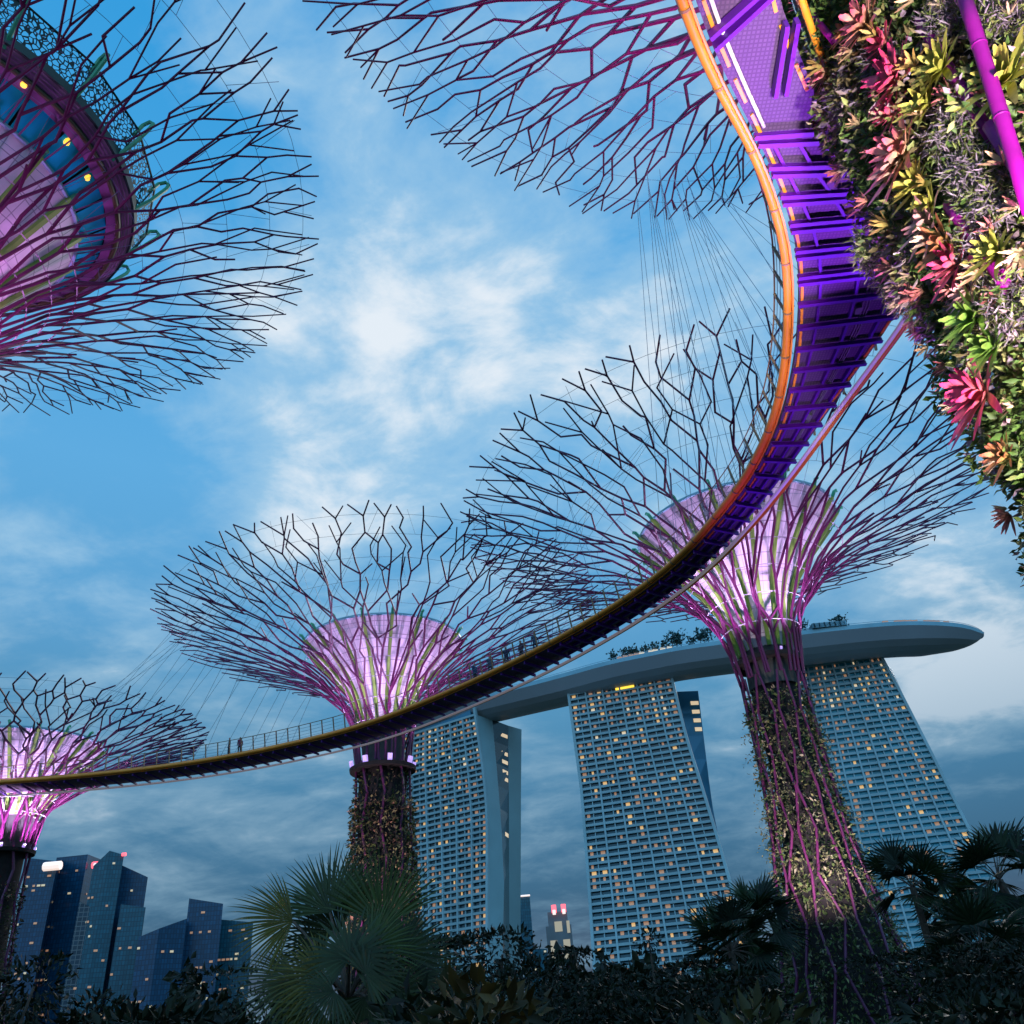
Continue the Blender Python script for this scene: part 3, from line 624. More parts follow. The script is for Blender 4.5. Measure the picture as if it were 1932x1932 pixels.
for k, (a, b, out, rr) in enumerate([((1812, -30), (1945, 400), .95, .125), ((1735, 40), (1872, 262), .34, .11), ((1868, 236), (1960, 380), .5, .13), ((1460, -60), (1575, 80), .55, .08), ((1790, 385), (1905, 545), .42, .12)]):
    pa, oa = on_trunk(*a, out); pb, ob_ = on_trunk(*b, out); m_ = MB(); m_.path([pa+(pb-pa)*u for u in np.linspace(0, 1, 6)], rr, 12)
    for u in (.3, .62): m_.tube(pa+(pb-pa)*u-(pb-pa)*.004, pa+(pb-pa)*u+(pb-pa)*.004, rr*1.06, n=12, ext=0)
    m_.build('trunk_pipe', 'pipe_near', T0, True)
def rosette(name, p, out, n, L, W, base, mid, tip, label, cat, group, tilt=None, droop=.35, spread=1.0):
    lv = Leaves(); ax = unit(out*.75+np.array([0, 0, .55])) if tilt is None else unit(np.asarray(tilt, float))
    for k in range(n):
        az = k*2.399+random.uniform(-.2, .2); rise = 1-(k/n)**.8
        a = unit(np.cross(ax, [0.2, .5, 1.0])); b = np.cross(ax, a); rd = a*math.cos(az)+b*math.sin(az)
        ang = (.25+1.05*(k/n)*spread)+random.uniform(-.12, .12); dr = rd*math.sin(ang)+ax*math.cos(ang)
        l = L*random.uniform(.75, 1.15)*(.7+.3*k/n); pts = []
        for u in np.linspace(0, 1, 6):
            pts.append(p+dr*l*u+np.array([0, 0, -1])*droop*l*u*u*.5+rd*l*.12*u*u)
        pts = np.array(pts); side = unit(np.cross(pts[-1]-pts[0], ax+rd*.01)); w = W*np.array([.7, .95, 1.1, 1.1, .9, .3])
        f_ = random.uniform(.75, 1.2); u = np.linspace(0, 1, 6)[:, None]
        cols = np.where(u < .5, np.array(base)*(1-u*2)+np.array(mid)*u*2, np.array(mid)*(2-u*2)+np.array(tip)*(u*2-1))*f_
        lv.strap(pts, w, cols, side)
    return tag(lv.build(name, 'leaf', None, p), label, cat, group)
PINKS = dict(hot=((.55, .30, .22), (.70, .14, .20), (.75, .03, .20)), salmon=((.62, .50, .32), (.75, .36, .24), (.78, .10, .25)), pale=((.55, .42, .30), (.66, .40, .34), (.62, .22, .30)),
             orange=((.45, .38, .12), (.55, .28, .10), (.55, .14, .10)), yellow=((.30, .34, .05), (.46, .44, .08), (.50, .40, .10)), green=((.10, .20, .03), (.14, .26, .04), (.20, .30, .06)))
BR = [(1640, 45, 30, .95, 'salmon', 'salmon bromeliad highest on the trunk, beside the walkway'), (1672, 85, 26, .6, 'hot', 'hot pink bromeliad just above the big pink cluster on the trunk'),
      (1700, 150, 38, .95, 'hot', 'largest hot pink bromeliad, in the upper middle of the planted trunk'), (1690, 215, 22, .6, 'hot', 'small red pink bromeliad hanging under the largest pink one'),
      (1712, 285, 30, 1.0, 'salmon', 'salmon bromeliad with broad cream leaves, left of the magenta pipe'), (1700, 315, 26, .9, 'pale', 'long leaved pale pink bromeliad directly under the cream salmon one'),
      (1515, 165, 20, .6, 'orange', 'small orange bromeliad against the violet walkway beams'), (1500, 95, 18, .6, 'pale', 'small pink bromeliad on the left rim of the trunk near the top'),
      (1760, 420, 22, .8, 'pale', 'whitish bromeliad halfway down the trunk above the pink tuft'), (1810, 500, 26, .75, 'hot', 'magenta bromeliad tuft right of the walkway end'),
      (1790, 460, 18, .8, 'orange', 'brown orange bromeliad with long stiff leaves behind the magenta tuft'), (1862, 745, 36, 1.0, 'hot', 'lowest big pink bromeliad, near the tips of the branches at right'),
      (1780, 130, 30, .75, 'yellow', 'yellow green bromeliad under the magenta pipe near the top'), (1752, 200, 26, .7, 'yellow', 'yellow bromeliad in the middle of the planted trunk'),
      (1735, 350, 26, .7, 'yellow', 'olive bromeliad below the long pale pink one'), (1760, 385, 20, .6, 'yellow', 'mustard bromeliad with short leaves, above the whitish one'),
      (1905, 150, 30, .9, 'yellow', 'large straw yellow bromeliad at the right frame edge'), (1560, 140, 20, .6, 'salmon', 'small salmon bromeliad between green shrubs at the trunk rim'),
      (1845, 600, 26, .8, 'green', 'bright green broad leaved plant above the lowest pink bromeliad'), (1880, 655, 24, .7, 'green', 'second bright green plant, right above the lowest pink bromeliad'),
      (1885, 480, 22, .7, 'yellow', 'olive yellow bromeliad at right, below the magenta pipe crossing'), (1600, 60, 18, .55, 'orange', 'rust coloured bromeliad left of the highest salmon one'),
      (1830, 555, 18, .5, 'pale', 'dusty pink bromeliad just over the bright green plants'), (1905, 860, 20, .6, 'orange', 'dull orange bromeliad at the right edge below the lowest pink one')]
for x, y, n, L, kd, lab in BR:
    p, o = on_trunk(x, y, .42); rosette('bromeliad', p, o, int(n*1.15), L*.92, .165*L, *PINKS[kd], lab, 'bromeliad', 'bromeliads on the nearest trunk', tilt=o*.9+np.array([-.25, -.1, .25]))
mini = Leaves()
for k in range(260):
    th = rng.uniform(*SECT); z = rng.uniform(4, 26); p = trunk_pt(th, z, .45); o = np.array([math.cos(th), math.sin(th), 0]); ax = unit(o+rng.normal(size=3)*.35+np.array([0, 0, .3]))
    kd = PINKS[('pale', 'salmon', 'hot', 'hot', 'pale', 'orange', 'salmon', 'green')[int((math.sin(th*6+z)*.5+.5)*3.9)+rng.integers(0, 4)]]; a = unit(np.cross(ax, [.2, .5, 1.0])); b = np.cross(ax, a); l0 = rng.uniform(.22, .48)
    for q in range(11):
        az = q*2.4; ang = .35+.75*q/11; d = (a*math.cos(az)+b*math.sin(az))*math.sin(ang)+ax*math.cos(ang); u = np.linspace(0, 1, 4)[:, None]
        mini.strap(p+d*l0*u-np.array([0, 0, .12])*u*u*l0, l0*.17*np.array([.7, 1.1, 1.0, .25]), (np.array(kd[0])*(1-u)+np.array(kd[1])*u)*rng.uniform(.5, 1.05), unit(np.cross(d, ax)+1e-3))
tag(mini.build('small_rosettes', 'leaf', T0), kind='stuff')
LIL = [(1595, 195, 'fluffy lilac airplant between the hot pink bromeliads and the trunk rim'), (1790, 20, 'grey lilac airplant at the top edge beside the magenta pipe'), (1800, 250, 'pale lilac airplant beside the magenta pipe in the middle'),
       (1830, 330, 'lilac airplant mat under the magenta pipe'), (1870, 380, 'purple grey airplant at the right under the pipe'), (1900, 570, 'light mauve airplant at the right edge beside the green plants'),
       (1890, 40, 'violet airplant right of the magenta pipe at the top'), (1850, 470, 'mauve airplant right of the magenta tuft'), (1660, 120, 'dusky airplant over the large pink bromeliad'), (1640, 480, 'cream airplant on the trunk rim by the walkway'),
       (1690, 545, 'straw coloured airplant hanging on the rim at the walkway end')]
for x, y, lab in LIL:
    p, o = on_trunk(x, y, .35); lv = Leaves(); cream = 'cream' in lab or 'straw' in lab; base = np.array((.30, .29, .15) if cream else (.21, .155, .23)); tn = np.array([-o[1], o[0], 0])
    n = 700; a = rng.normal(size=(n, 3)).clip(-1.5, 1.5); q = p+tn*(a[:, :1]*.30)+np.array([0, 0, 1])*(a[:, 1:2]*.36)+o*rng.uniform(-.1, .32, (n, 1))*np.exp(-(a[:, :1]**2+a[:, 1:2]**2)*.3)
    d = unit(o*.35+rng.normal(size=(n, 3))+np.array([0, 0, -.2])); L = rng.uniform(.10, .30, n)
    lv.add(q, d, perp(d), L*1.1, .03, np.where(rng.random((n, 1)) < .38, np.array([(.12, .14, .045)]), base)*rng.uniform(.45, 1.4, (n, 1)))
    tag(lv.build('airplant', 'leaf', None, p), lab, 'airplant', 'airplants on the nearest trunk')

# floodlights that wash the trunk and the walkway (lamps stand below the frame)
spot('trunk_flood_white', (5.9, 2.7, .6), (11.7, 8.7, 13), 62000, (1, .93, .80), 60, .6, .9)
spot('trunk_flood_magenta', (10.5, 2.5, .6), (11.4, 9.0, 15), 6500, (1, .22, .9), 62, .5, .25)
spot('walkway_flood_violet', (12.2, 26.0, 4.8), (9.6, 14.0, 21), 27000, (.44, .09, 1.0), 40, .35, .12)
spot('walkway_flood_far', (9.5, 34.0, 4.0), (11.5, 27.0, 21), 9000, (.38, .08, 1.0), 75, .8, .3)

# ------------------------------------------------------------------ hotel towers and the roof garden hull
ZT = 186.0
def edge3(px, splay, D0=None, extra=0.0):
    """a tower edge followed down the picture; its foot swings out by splay metres"""
    x, y = px[0]; d = ray(x, y); tn = d[2]/math.hypot(d[0], d[1])
    if D0 is None: D0 = (ZT-H0)/tn
    pts = []
    for x, y in px:
        d = ray(x, y); tn = d[2]/math.hypot(d[0], d[1]); az = math.atan2(d[0], d[1]); z = ZT
        for _ in range(12): z = H0+(D0-splay*(1-z/ZT)**2)*tn
        pts.append((z, az))
    zs = np.array([p[0] for p in pts])[::-1]; az = np.array([p[1] for p in pts])[::-1]
    k = (az[1]-az[0])/(zs[1]-zs[0]) if len(zs) > 1 else 0
    def P(z):
        a = np.interp(z, zs, az) if z >= zs[0] else az[0]+k*(z-zs[0])
        if z > zs[-1]: a = az[-1]+(az[-1]-az[-2])/(zs[-1]-zs[-2])*(z-zs[-1])
        D = D0-splay*(1-z/ZT)**2
        return np.array([D*math.sin(a), D*math.cos(a), z])
    return P, D0
def tower(label, lpx, rpx, splay, glass, bays, lit, seed, ends):
    rnd = random.Random(seed); L, Dl = edge3(lpx, splay); Rr, Dr = edge3(rpx, splay); p0 = (L(0)+Rr(0))/2; p0[2] = 0
    t = empty('hotel_tower', p0, label, 'tower', 'hotel towers under the roof hull'); N = 50; zs = np.linspace(0, ZT, N+1)
    nrm = unit(np.cross(Rr(ZT)-L(ZT), (0, 0, 1.0))); nrm = nrm if nrm[1] < 0 else -nrm      # towards the viewer
    g_ = MB()
    for a, b in zip(zs[:-1], zs[1:]): g_.quad(L(a), Rr(a), Rr(b), L(b))
    g_.build('glazed_wall', glass, t)
    for z in zs[1:]:
        m = MB(); a, b = L(z)+nrm*.9, Rr(z)+nrm*.9; m.prism(a, b, (0, 0, 1), 1.8, 1.45); m.build('balcony_band', 'band', t)
    for k in range(bays+1):
        u = k/bays; m = MB(); w = 1.0 if k not in (0, bays) else 1.7
        pts = [L(z)+(Rr(z)-L(z))*u+nrm*1.0 for z in np.linspace(0, ZT+(5 if k in (0, bays) else 0), 15)]
        for a, b in zip(pts[:-1], pts[1:]): m.prism(a, b, nrm, w, 2.3)
        m.build('facade_fin', 'band', t)
    for k in range(bays*2):
        if k % 2 == 0: continue
        u = k/(bays*2); m = MB(); pts = [L(z)+(Rr(z)-L(z))*u+nrm*.5 for z in np.linspace(0, ZT, 12)]
        for a, b in zip(pts[:-1], pts[1:]): m.prism(a, b, nrm, .55, 1.4)
        m.build('facade_mullion', 'band', t)
    crown = MB(); crown.prism(L(ZT+3.2)+(Rr(ZT+3.2)-L(ZT+3.2))*.06-nrm*3, L(ZT+3.2)+(Rr(ZT+3.2)-L(ZT+3.2))*.93-nrm*3, (0, 0, 1), 6, 6); crown.build('crown_storey', 'blueslab', t)
    sub = bays*2; cells = []
    for i in range(N):
        for j in range(sub):
            if rnd.random() < lit*(1.8 if i > N-8 else 1)*(1.5 if i in (10, 11) else 1): cells.append((i, j))
    rnd.shuffle(cells); cells.sort(key=lambda c_: -c_[0])
    rest = MB()
    pick = set(rnd.sample(range(len(cells)), min(100, len(cells))))
    for q, (i, j) in enumerate(cells):
        u0 = (j+.30)/sub; u1 = (j+.30+rnd.choice((.22, .3, .42)))/sub; a, b = zs[i]+.95, zs[i+1]-.85
        e = nrm*.15; m = MB() if q in pick else rest
        m.quad(L(a)+(Rr(a)-L(a))*u0+e, L(a)+(Rr(a)-L(a))*u1+e, L(b)+(Rr(b)-L(b))*u1+e, L(b)+(Rr(b)-L(b))*u0+e)
        if q in pick: m.build('lit_window', rnd.choice(('lit', 'lit', 'lit_dim', 'lit_dim')) if i < N-9 else rnd.choice(('lit_pale', 'lit')), t)
    if rest.v: tag(rest.build('lit_windows', 'lit_dim', t), kind='stuff')
    ends(t, L, Rr, nrm, Dl, Dr)
    return t
def strip(P, Q, zlist, name, m, t, dz=0):
    b = MB()
    for a, e in zip(zlist[:-1], zlist[1:]): b.quad(P(a), Q(a), Q(e), P(e))
    return b.build(name, m, t)
ZL = np.linspace(0, ZT, 13)
def ends1(t, L, Rr, nrm, Dl, Dr):
    e1, _ = edge3([(929, 1359), (938, 1458), (945, 1541), (951, 1665), (949, 1773)], 22, Dr+13)
    e2, _ = edge3([(959, 1385), (960, 1500), (961, 1773)], 0, Dr+30); e3, _ = edge3([(984, 1372), (983, 1500), (982, 1773)], 0, Dr+42)
    strip(lambda z: Rr(z)+nrm*1.5, e1, ZL, 'end_wall', 'endwall', t); strip(e1, e2, ZL, 'atrium_glass', 'hotelglass', t); strip(e2, e3, ZL, 'end_wall', 'endwall', t)
    for z in (176, 163, 157, 150, 145, 108):
        m = MB(); a = e1(z)+(e2(z)-e1(z))*.5; b = e1(z)+(e2(z)-e1(z))*.95; a2 = e1(z+2.6)+(e2(z+2.6)-e1(z+2.6))*.5; b2 = e1(z+2.6)+(e2(z+2.6)-e1(z+2.6))*.95
        m.quad(a-[0, .6, 0], b-[0, .6, 0], b2-[0, .6, 0], a2-[0, .6, 0]); m.build('lit_window', 'lit_pale', t)
def ends2(t, L, Rr, nrm, Dl, Dr):
    e2, _ = edge3([(1311, 1294), (1317, 1303), (1332, 1426), (1343, 1515), (1358, 1591), (1375, 1700)], 0, Dr+38)
    e1, _ = edge3([(1268, 1300), (1290, 1391), (1318, 1485), (1350, 1591), (1370, 1700)], 0, Dr+32)
    strip(e1, e2, ZL, 'rear_slab', 'blueslab', t)
    for z in (176, 170, 164, 158):
        m = MB(); w = lambda u, z_: e1(z_)+(e2(z_)-e1(z_))*u-np.array([0, .8, 0])
        m.quad(w(.62, z), w(.95, z), w(.95, z+2.6), w(.62, z+2.6)); m.build('lit_window', 'lit_pale', t)
    m = MB(); q = L(ZT)+(Rr(ZT)-L(ZT))*.27+nrm*1.5+np.array([0, 0, 4]); m.tube(q, q+np.array([0, 0, 3]), 1.5, n=8); m.build('roof_lamp', 'lit_pale', t)
    m = MB(); w = lambda u, z_: L(z_)+(Rr(z_)-L(z_))*u+nrm*2.1
    m.quad(w(.46, ZT-3.2), w(.64, ZT-3.2), w(.64, ZT-.9), w(.46, ZT-.9)); m.build('lit_lounge', 'yellow', t)
def ends3(t, L, Rr, nrm, Dl, Dr):
    e2, _ = edge3([(1676, 1248), (1704, 1310), (1762, 1425), (1832, 1570), (1850, 1605)], 24, Dr+34)
    strip(lambda z: Rr(z), e2, ZL, 'rear_slab', 'blueslab', t)
tower('left hotel tower with two pale end walls parted by a dark glass slot', [(761, 1392), (755, 1471), (755, 1572), (764, 1790)], [(899, 1349), (916, 1465), (922, 1540), (922, 1777)], 22, 'hotelglass', 6, .40, 1, ends1)
tower('middle hotel tower with many warm lit rooms, standing clear between sky gaps', [(1074, 1312), (1099, 1497), (1114, 1692), (1122, 1816)], [(1267, 1276), (1295, 1391), (1325, 1485), (1357, 1591), (1389, 1703), (1420, 1810)], 24, 'hotelglass', 6, .40, 2, ends2)
tower('right hotel tower curving outwards, half hidden by the creeper covered trunk', [(1500, 1262), (1530, 1500), (1560, 1700), (1575, 1800)], [(1662, 1240), (1704, 1320), (1759, 1428), (1830, 1572), (1895, 1700), (1935, 1785)], 26, 'hotelglass_teal', 7, .36, 3, ends3)

def skypark():
    near = [(690, 1370), (800, 1340), (930, 1305), (1064, 1270), (1143, 1247), (1231, 1229), (1280, 1219), (1377, 1206), (1509, 1190), (1615, 1178), (1703, 1171), (1792, 1173), (1836, 1181), (1857, 1193)]
    zt = 198.0; N_ = []
    for x, y in near: N_.append(at_h(x, y, zt))
    N_ = np.array(N_); N_ = smooth_curve(N_, 1)
    t = empty('roof_garden_hull', (N_[len(N_)//2][0], N_[len(N_)//2][1], 190), 'long boat shaped roof deck lying across the three hotel towers', 'roof deck')
    n = len(N_); rows = []
    for i, p in enumerate(N_):
        d = N_[min(i+1, n-1)]-N_[max(i-1, 0)]; d /= np.linalg.norm(d); bk = np.array([-d[1], d[0], 0]); bk = bk if bk[1] > 0 else -bk
        u = i/(n-1); w = 46*min(1, max(0.01, (1-u)/.17))**.38; dep = 11.5*min(1, max(.05, (1-u)/.24))**.45*(.62+.38*min(1, u/.25))
        row = [p]
        row.append(p+np.array([0, 0, -2.6*min(1, (1-u)/.1+.2)])+bk*.3)
        for a in np.linspace(0.12, 1, 9):
            zz = -2.6*min(1, (1-u)/.1+.2)-dep*math.sin(math.pi*min(a, .98)**.85)**.7
            row.append(p+bk*w*a+np.array([0, 0, zz]))
        row.append(p+bk*w); rows.append(row)
    hull = MB(); edge = MB(); top = MB()
    for a, b in zip(rows[:-1], rows[1:]):
        edge.quad(a[0], b[0], b[1], a[1])
        for k in range(1, len(a)-1): hull.quad(a[k], b[k], b[k+1], a[k+1])
        top.quad(a[0], a[-1], b[-1], b[0])
    hull.build('hull', 'hull', t, True); edge.build('parapet', 'hull_edge', t); top.build('deck', 'hull', t)
    m = MB()
    for k in range(0, n-4, 1): m.tube(N_[k]+np.array([0, 1, 1.2]), N_[k+1]+np.array([0, 1, 1.2]), .18, n=4)
    m.build('balustrade', 'hull_edge', t)
    pv = MB()
    q0, q1 = at_h(1535, 1184, zt)+np.array([0, 5, 2.7]), at_h(1600, 1178, zt)+np.array([0, 5, 2.7]); pv.prism(q0-[0, 0, 1], q1-[0, 0, 1], (0, 0, 1), 8, 3.2)
    for u_ in np.linspace(.05, .95, 7): pv.prism(q0+(q1-q0)*u_+[0, -4.6, -2.5], q0+(q1-q0)*u_+[0, -4.6, .4], (1, 0, 0), .4, .4); pv.build('pavilion', 'hull_edge', t)
    for k, (x, y) in enumerate([(x_, None) for x_ in np.linspace(1165, 1265, 9)]+[(x_, None) for x_ in np.linspace(1680, 1790, 9)]):
        i = int(np.argmin([abs((PP-F*(CM.T@(p-EYE))[0]/(CM.T@(p-EYE))[2])-x) for p in N_])); q = N_[i]+np.array([0, 4, 1.2]); b = MB(); b.prism(q-np.array([1.6, 0, 0]), q+np.array([1.6, 0, 0]), (0, 0, 1), 2, 2.2)
        b.build('lit_kiosk', random.choice(('lit_dim', 'lit_pale')) if k < 9 else 'lit_dim', t)
    return N_
NE = skypark()

# ------------------------------------------------------------------ city skyline
def city(name, label, corners, m, depth, lit, seed, dens=.03, lampat=None):
    """corners: picture positions of the roof corners with their distance; walls drop to the ground"""
    rnd = random.Random(seed); top = [at_d(x, y, D) for x, y, D in corners]; top = [np.array(p) for p in top]
    c0 = np.mean([p for p in top], axis=0); bk = unit(np.array([c0[0], c0[1], 0]))*depth
    back = [top[-1]+bk, top[0]+bk]; ring = top+back; base = np.array([c0[0], c0[1], 0])
    t = empty(name, base, label, 'building', 'city towers on the skyline')
    b = MB(); n = len(ring)
    for i in range(n):
        p, q = ring[i], ring[(i+1) % n]; b.quad((p[0], p[1], 0), (q[0], q[1], 0), q, p)
    b.quad(*ring); b.build('wall', m, t, origin=base)
    cells = []
    for i in range(len(top)-1):
        p, q = top[i], top[i+1]; wlen = np.linalg.norm((q-p)[:2]); zt = min(p[2], q[2]); nr = unit(np.array([(q-p)[1], -(q-p)[0], 0])); nr = nr if nr.dot(bk) < 0 else -nr
        for fl in range(int(zt/4.2)):
            run = rnd.random() < .12
            for k in range(int(wlen/4)):
                if rnd.random() < (dens*9 if run else dens): cells.append((p, q, nr, (k+.1)*4/wlen, (k+rnd.uniform(.6, 1.0))*4/wlen, fl*4.2+1.2))
    rnd.shuffle(cells)
    rest = MB()
    for k, (p, q, nr, u0, u1, z) in enumerate(cells[:170]):
        mm = MB() if k < 40 else rest; f_ = lambda u, zz: (p[0]+(q[0]-p[0])*u+nr[0]*.7, p[1]+(q[1]-p[1])*u+nr[1]*.7, zz)
        mm.quad(f_(u0, z), f_(min(u1, 1), z), f_(min(u1, 1), z+1.8), f_(u0, z+1.8))
        if k < 40: mm.build('lit_window', rnd.choice(('lit_dim', 'lit_dim', 'city_lit')), t)
    if rest.v: tag(rest.build('lit_windows', 'lit_dim', t), kind='stuff')
    if lampat:
        for x, y, D, r, mm in lampat:
            q = at_d(x, y, D-4); l = MB(); l.tube(q-np.array([r[0]/2, 0, 0]), q+np.array([r[0]/2, 0, 0]), r[1], n=8); l.build('roof_sign_lamp' if r[0] > 6 else 'beacon', mm, t)
    return t
Mt['city_lit'] = mat('city_window', (.7, .6, .4), .5, emit=(1, .75, .42), estr=.4)
Mt['sign'] = mat('sign_lamp', (.9, .8, .7), .5, emit=(1, .78, .68), estr=.9)
city('glass_skyscraper', 'blue glass skyscraper with a bright white roof lamp, leftmost of the skyline', [(56, 1619, 1000), (109, 1625, 990), (118, 1622, 1040)], 'city_a', 60, .03, 1, .03, [(99, 1634, 988, (13, 4.2), 'sign')])
city('glass_skyscraper', 'dark blue skyscraper with a red beacon behind the white roof lamp', [(107, 1618, 1030), (166, 1612, 1010), (192, 1622, 1050)], 'city_a', 60, .03, 2, .022, [(181, 1632, 1020, (4, 3.4), 'red'), (181, 1632, 1017, (2, 2.0), 'sign')])
city('glass_skyscraper', 'grey gridded tower block between the two blue glass skyscrapers', [(150, 1700, 960), (186, 1720, 955)], 'city_c', 40, .03, 3, .02)
city('glass_skyscraper', 'teal skyscraper with a steep slanting top, tallest on the left skyline', [(176, 1634, 960), (207, 1605, 950), (234, 1613, 950)], 'city_b', 45, .03, 4, .03, [(234, 1612, 948, (2.5, 1.6), 'red')])
city('glass_skyscraper', 'blue glass slab with a roof falling to the right, end of the left cluster', [(229, 1632, 980), (279, 1655, 975)], 'city_a', 50, .03, 5, .03)
city('glass_skyscraper', 'lower teal block in front of the slab with the falling roof', [(228, 1706, 940), (275, 1712, 935)], 'city_b', 30, .03, 6, .035)
city('office_building', 'low dark office block with a sloping lit roof between skyscrapers', [(262, 1768, 900), (300, 1752, 890), (353, 1733, 900)], 'city_a', 60, .03, 7, .05, [(330, 1835, 880, (8, 3.5), 'redsign') , (341, 1822, 880, (4, 3.5), 'redsign')] if False else None)
city('glass_skyscraper', 'blue tower beside the fan palm with a grid of lit rooms', [(357, 1695, 920), (421, 1705, 915)], 'city_a', 50, .03, 8, .06)
city('glass_skyscraper', 'plain teal tower seen through the fan palm leaves', [(417, 1735, 960), (478, 1740, 955)], 'city_b', 50, .03, 9, .04)
city('glass_skyscraper', 'slim grey tower with a lit white top beside the left hotel tower', [(978, 1693, 1300), (999, 1686, 1300)], 'city_b', 30, .03, 10, .0, [(990, 1690, 1296, (14, 1.2), 'sign')])
city('office_building', 'low blue block at the foot of the floodlit twin tower', [(998, 1790, 1050), (1032, 1790, 1050)], 'city_b', 40, .03, 12, .02)
def floodlit():
    p = at_d(1051, 1722, 1250); t = empty('floodlit_tower', (p[0], p[1], 0), 'floodlit stone tower with warm lit shafts and red roof lamps between two hotel towers', 'building')
    m = MB(); b = np.array([p[0], p[1], 0]); wd = 17; ht = p[2]
    m.prism(b, b+[0, 0, ht*.86], (0, 1, 0), 2*wd, 2*wd); m.prism(b+[0, 0, ht*.86], b+[0, 0, ht], (0, 1, 0), 1.55*wd, 1.6*wd); m.build('wall', 'city_d', t)
    for dx, w, z0, z1 in ((-8, 9, .50, .72), (9, 9, .50, .72), (0, 10, .80, .90), (13, 4, .78, .9), (6, 5, .16, .34)):
        q = MB(); q.quad(b+[dx-w/2, -wd-.4, ht*z0], b+[dx+w/2, -wd-.4, ht*z0], b+[dx+w/2, -wd-.4, ht*z1], b+[dx-w/2, -wd-.4, ht*z1]); q.build('lit_shaft', 'shaft', t)
    for dx in (-4, 9):
        q = MB(); q.tube(b+[dx, -14, ht], b+[dx, -14, ht+7], 3.2, n=8); q.build('roof_lamp', 'red', t); q = MB(); q.tube(b+[dx, -18, ht-3], b+[dx, -18, ht+1], 2.2, n=8); q.build('roof_lamp', 'sign', t)
Mt['shaft'] = mat('stone_flood_glow', (.5, .42, .3), .7, emit=(1, .72, .4), estr=.28)  # flood wash is put in as a glow of the stone itself
floodlit()

# ------------------------------------------------------------------ vegetation
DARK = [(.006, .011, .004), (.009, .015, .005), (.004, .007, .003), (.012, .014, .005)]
def frond(lv, hub, axis, nrm, R, n, span, col, droop=.10, solid=.50):
    """one fan leaf: blades joined for the inner part, then free pointed tips"""
    axis = unit(axis); nrm = unit(nrm-axis*nrm.dot(axis)); sd = np.cross(nrm, axis)
    for k in range(n):
        a = span*((k+.5)/n-.5); a += random.uniform(-.02, .02); da = span/n*.5
        l = R*(.82+.18*math.cos(a))*random.uniform(.9, 1.08); w = 2*R*solid*math.tan(da)*.96
        d = axis*math.cos(a)+sd*math.sin(a); u = np.linspace(0, 1, 6)
        pts = np.array([hub+d*l*x-np.array([0, 0, 1])*droop*R*x**2.4+nrm*R*(.10*x*(1-x)) for x in u]); s_ = -axis*math.sin(a)+sd*math.cos(a)
        tilt = nrm*(.35 if k % 2 else -.35); s_ = unit(s_+tilt)
        ww = w*np.array([.06, .45, .95, .85, .5, .04]); c = np.array(col)*random.uniform(.75, 1.25)
        lv.strap(pts, ww, np.repeat(c[None], 6, 0)*np.array([.8, .9, 1, 1, 1.05, 1.1])[:, None], s_)
def petiole(m, a, b, r, sag=.08):
    a = np.asarray(a); b = np.asarray(b); L = np.linalg.norm(b-a)
    m.path([a+(b-a)*u+np.array([0, 0, 1])*L*sag*4*u*(1-u) for u in np.linspace(0, 1, 6)], r*1.4, 5, r*.6)
def fan_palm(label, base, crown, fronds, trunk_r, group=None, name='fan_palm', lean=None):
    """fronds: (hub, axis, normal, radius, blades, span, colour)"""
    t = empty(name, (base[0], base[1], 0), label, 'palm', group)
    m = MB(); n = 14; pts = [np.array(base)+(np.array(crown)-np.array(base))*u for u in np.linspace(0, 1, n)]
    m.path(pts, trunk_r*1.15, 9, trunk_r*.85); m.build('trunk', 'trunk', t)
    for hub, axis, nr, R, nb, sp, col in fronds:
        pm = MB(); petiole(pm, crown, hub, .018 if R < 1.6 else .03); lv = Leaves(); frond(lv, np.array(hub), np.array(axis, float), np.array(nr, float), R, nb, sp, col)
        o = lv.build('frond', 'leaf_far', t); pm.build('leaf_stalk', 'trunk', o)
    return t
# big fan palm in the foreground
D0 = 9.5; crown = at_d(655, 1900, D0); fr = []
def fpx(hx, hy, tx, ty, dd, R, nb, sp, col, face=.35):
    h = at_d(hx, hy, D0+dd); tp_ = at_d(tx, ty, D0+dd+random.uniform(-.3, .3)); ax = tp_-h; R = np.linalg.norm(ax) if R is None else R
    nr = np.array([random.uniform(-.4, .4), -1, face]); fr.append((h, ax, nr, R, nb, sp, col))
G1, G2, G3, YL = (.036, .048, .012), (.046, .064, .015), (.024, .034, .011), (.085, .068, .009)
fpx(622, 1722, 595, 1588, .1, None, 38, 2.5, G1); fpx(722, 1748, 722, 1580, -.1, None, 40, 2.3, G2); fpx(552, 1738, 432, 1722, .0, None, 34, 2.6, YL)
fpx(660, 1808, 668, 1700, -.7, None, 36, 5.2, G3); fpx(752, 1800, 815, 1690, .3, None, 30, 2.8, G3); fpx(560, 1850, 440, 1890, -.2, None, 32, 3.0, (.05, .05, .015))
fpx(740, 1880, 830, 1850, -.4, None, 30, 3.2, G3); fpx(610, 1800, 520, 1760, .4, None, 30, 3.0, G3); fpx(690, 1880, 700, 2010, -.7, None, 30, 3.4, G3); fpx(600, 1900, 520, 1990, -.5, None, 30, 3.2, (.06, .06, .012))
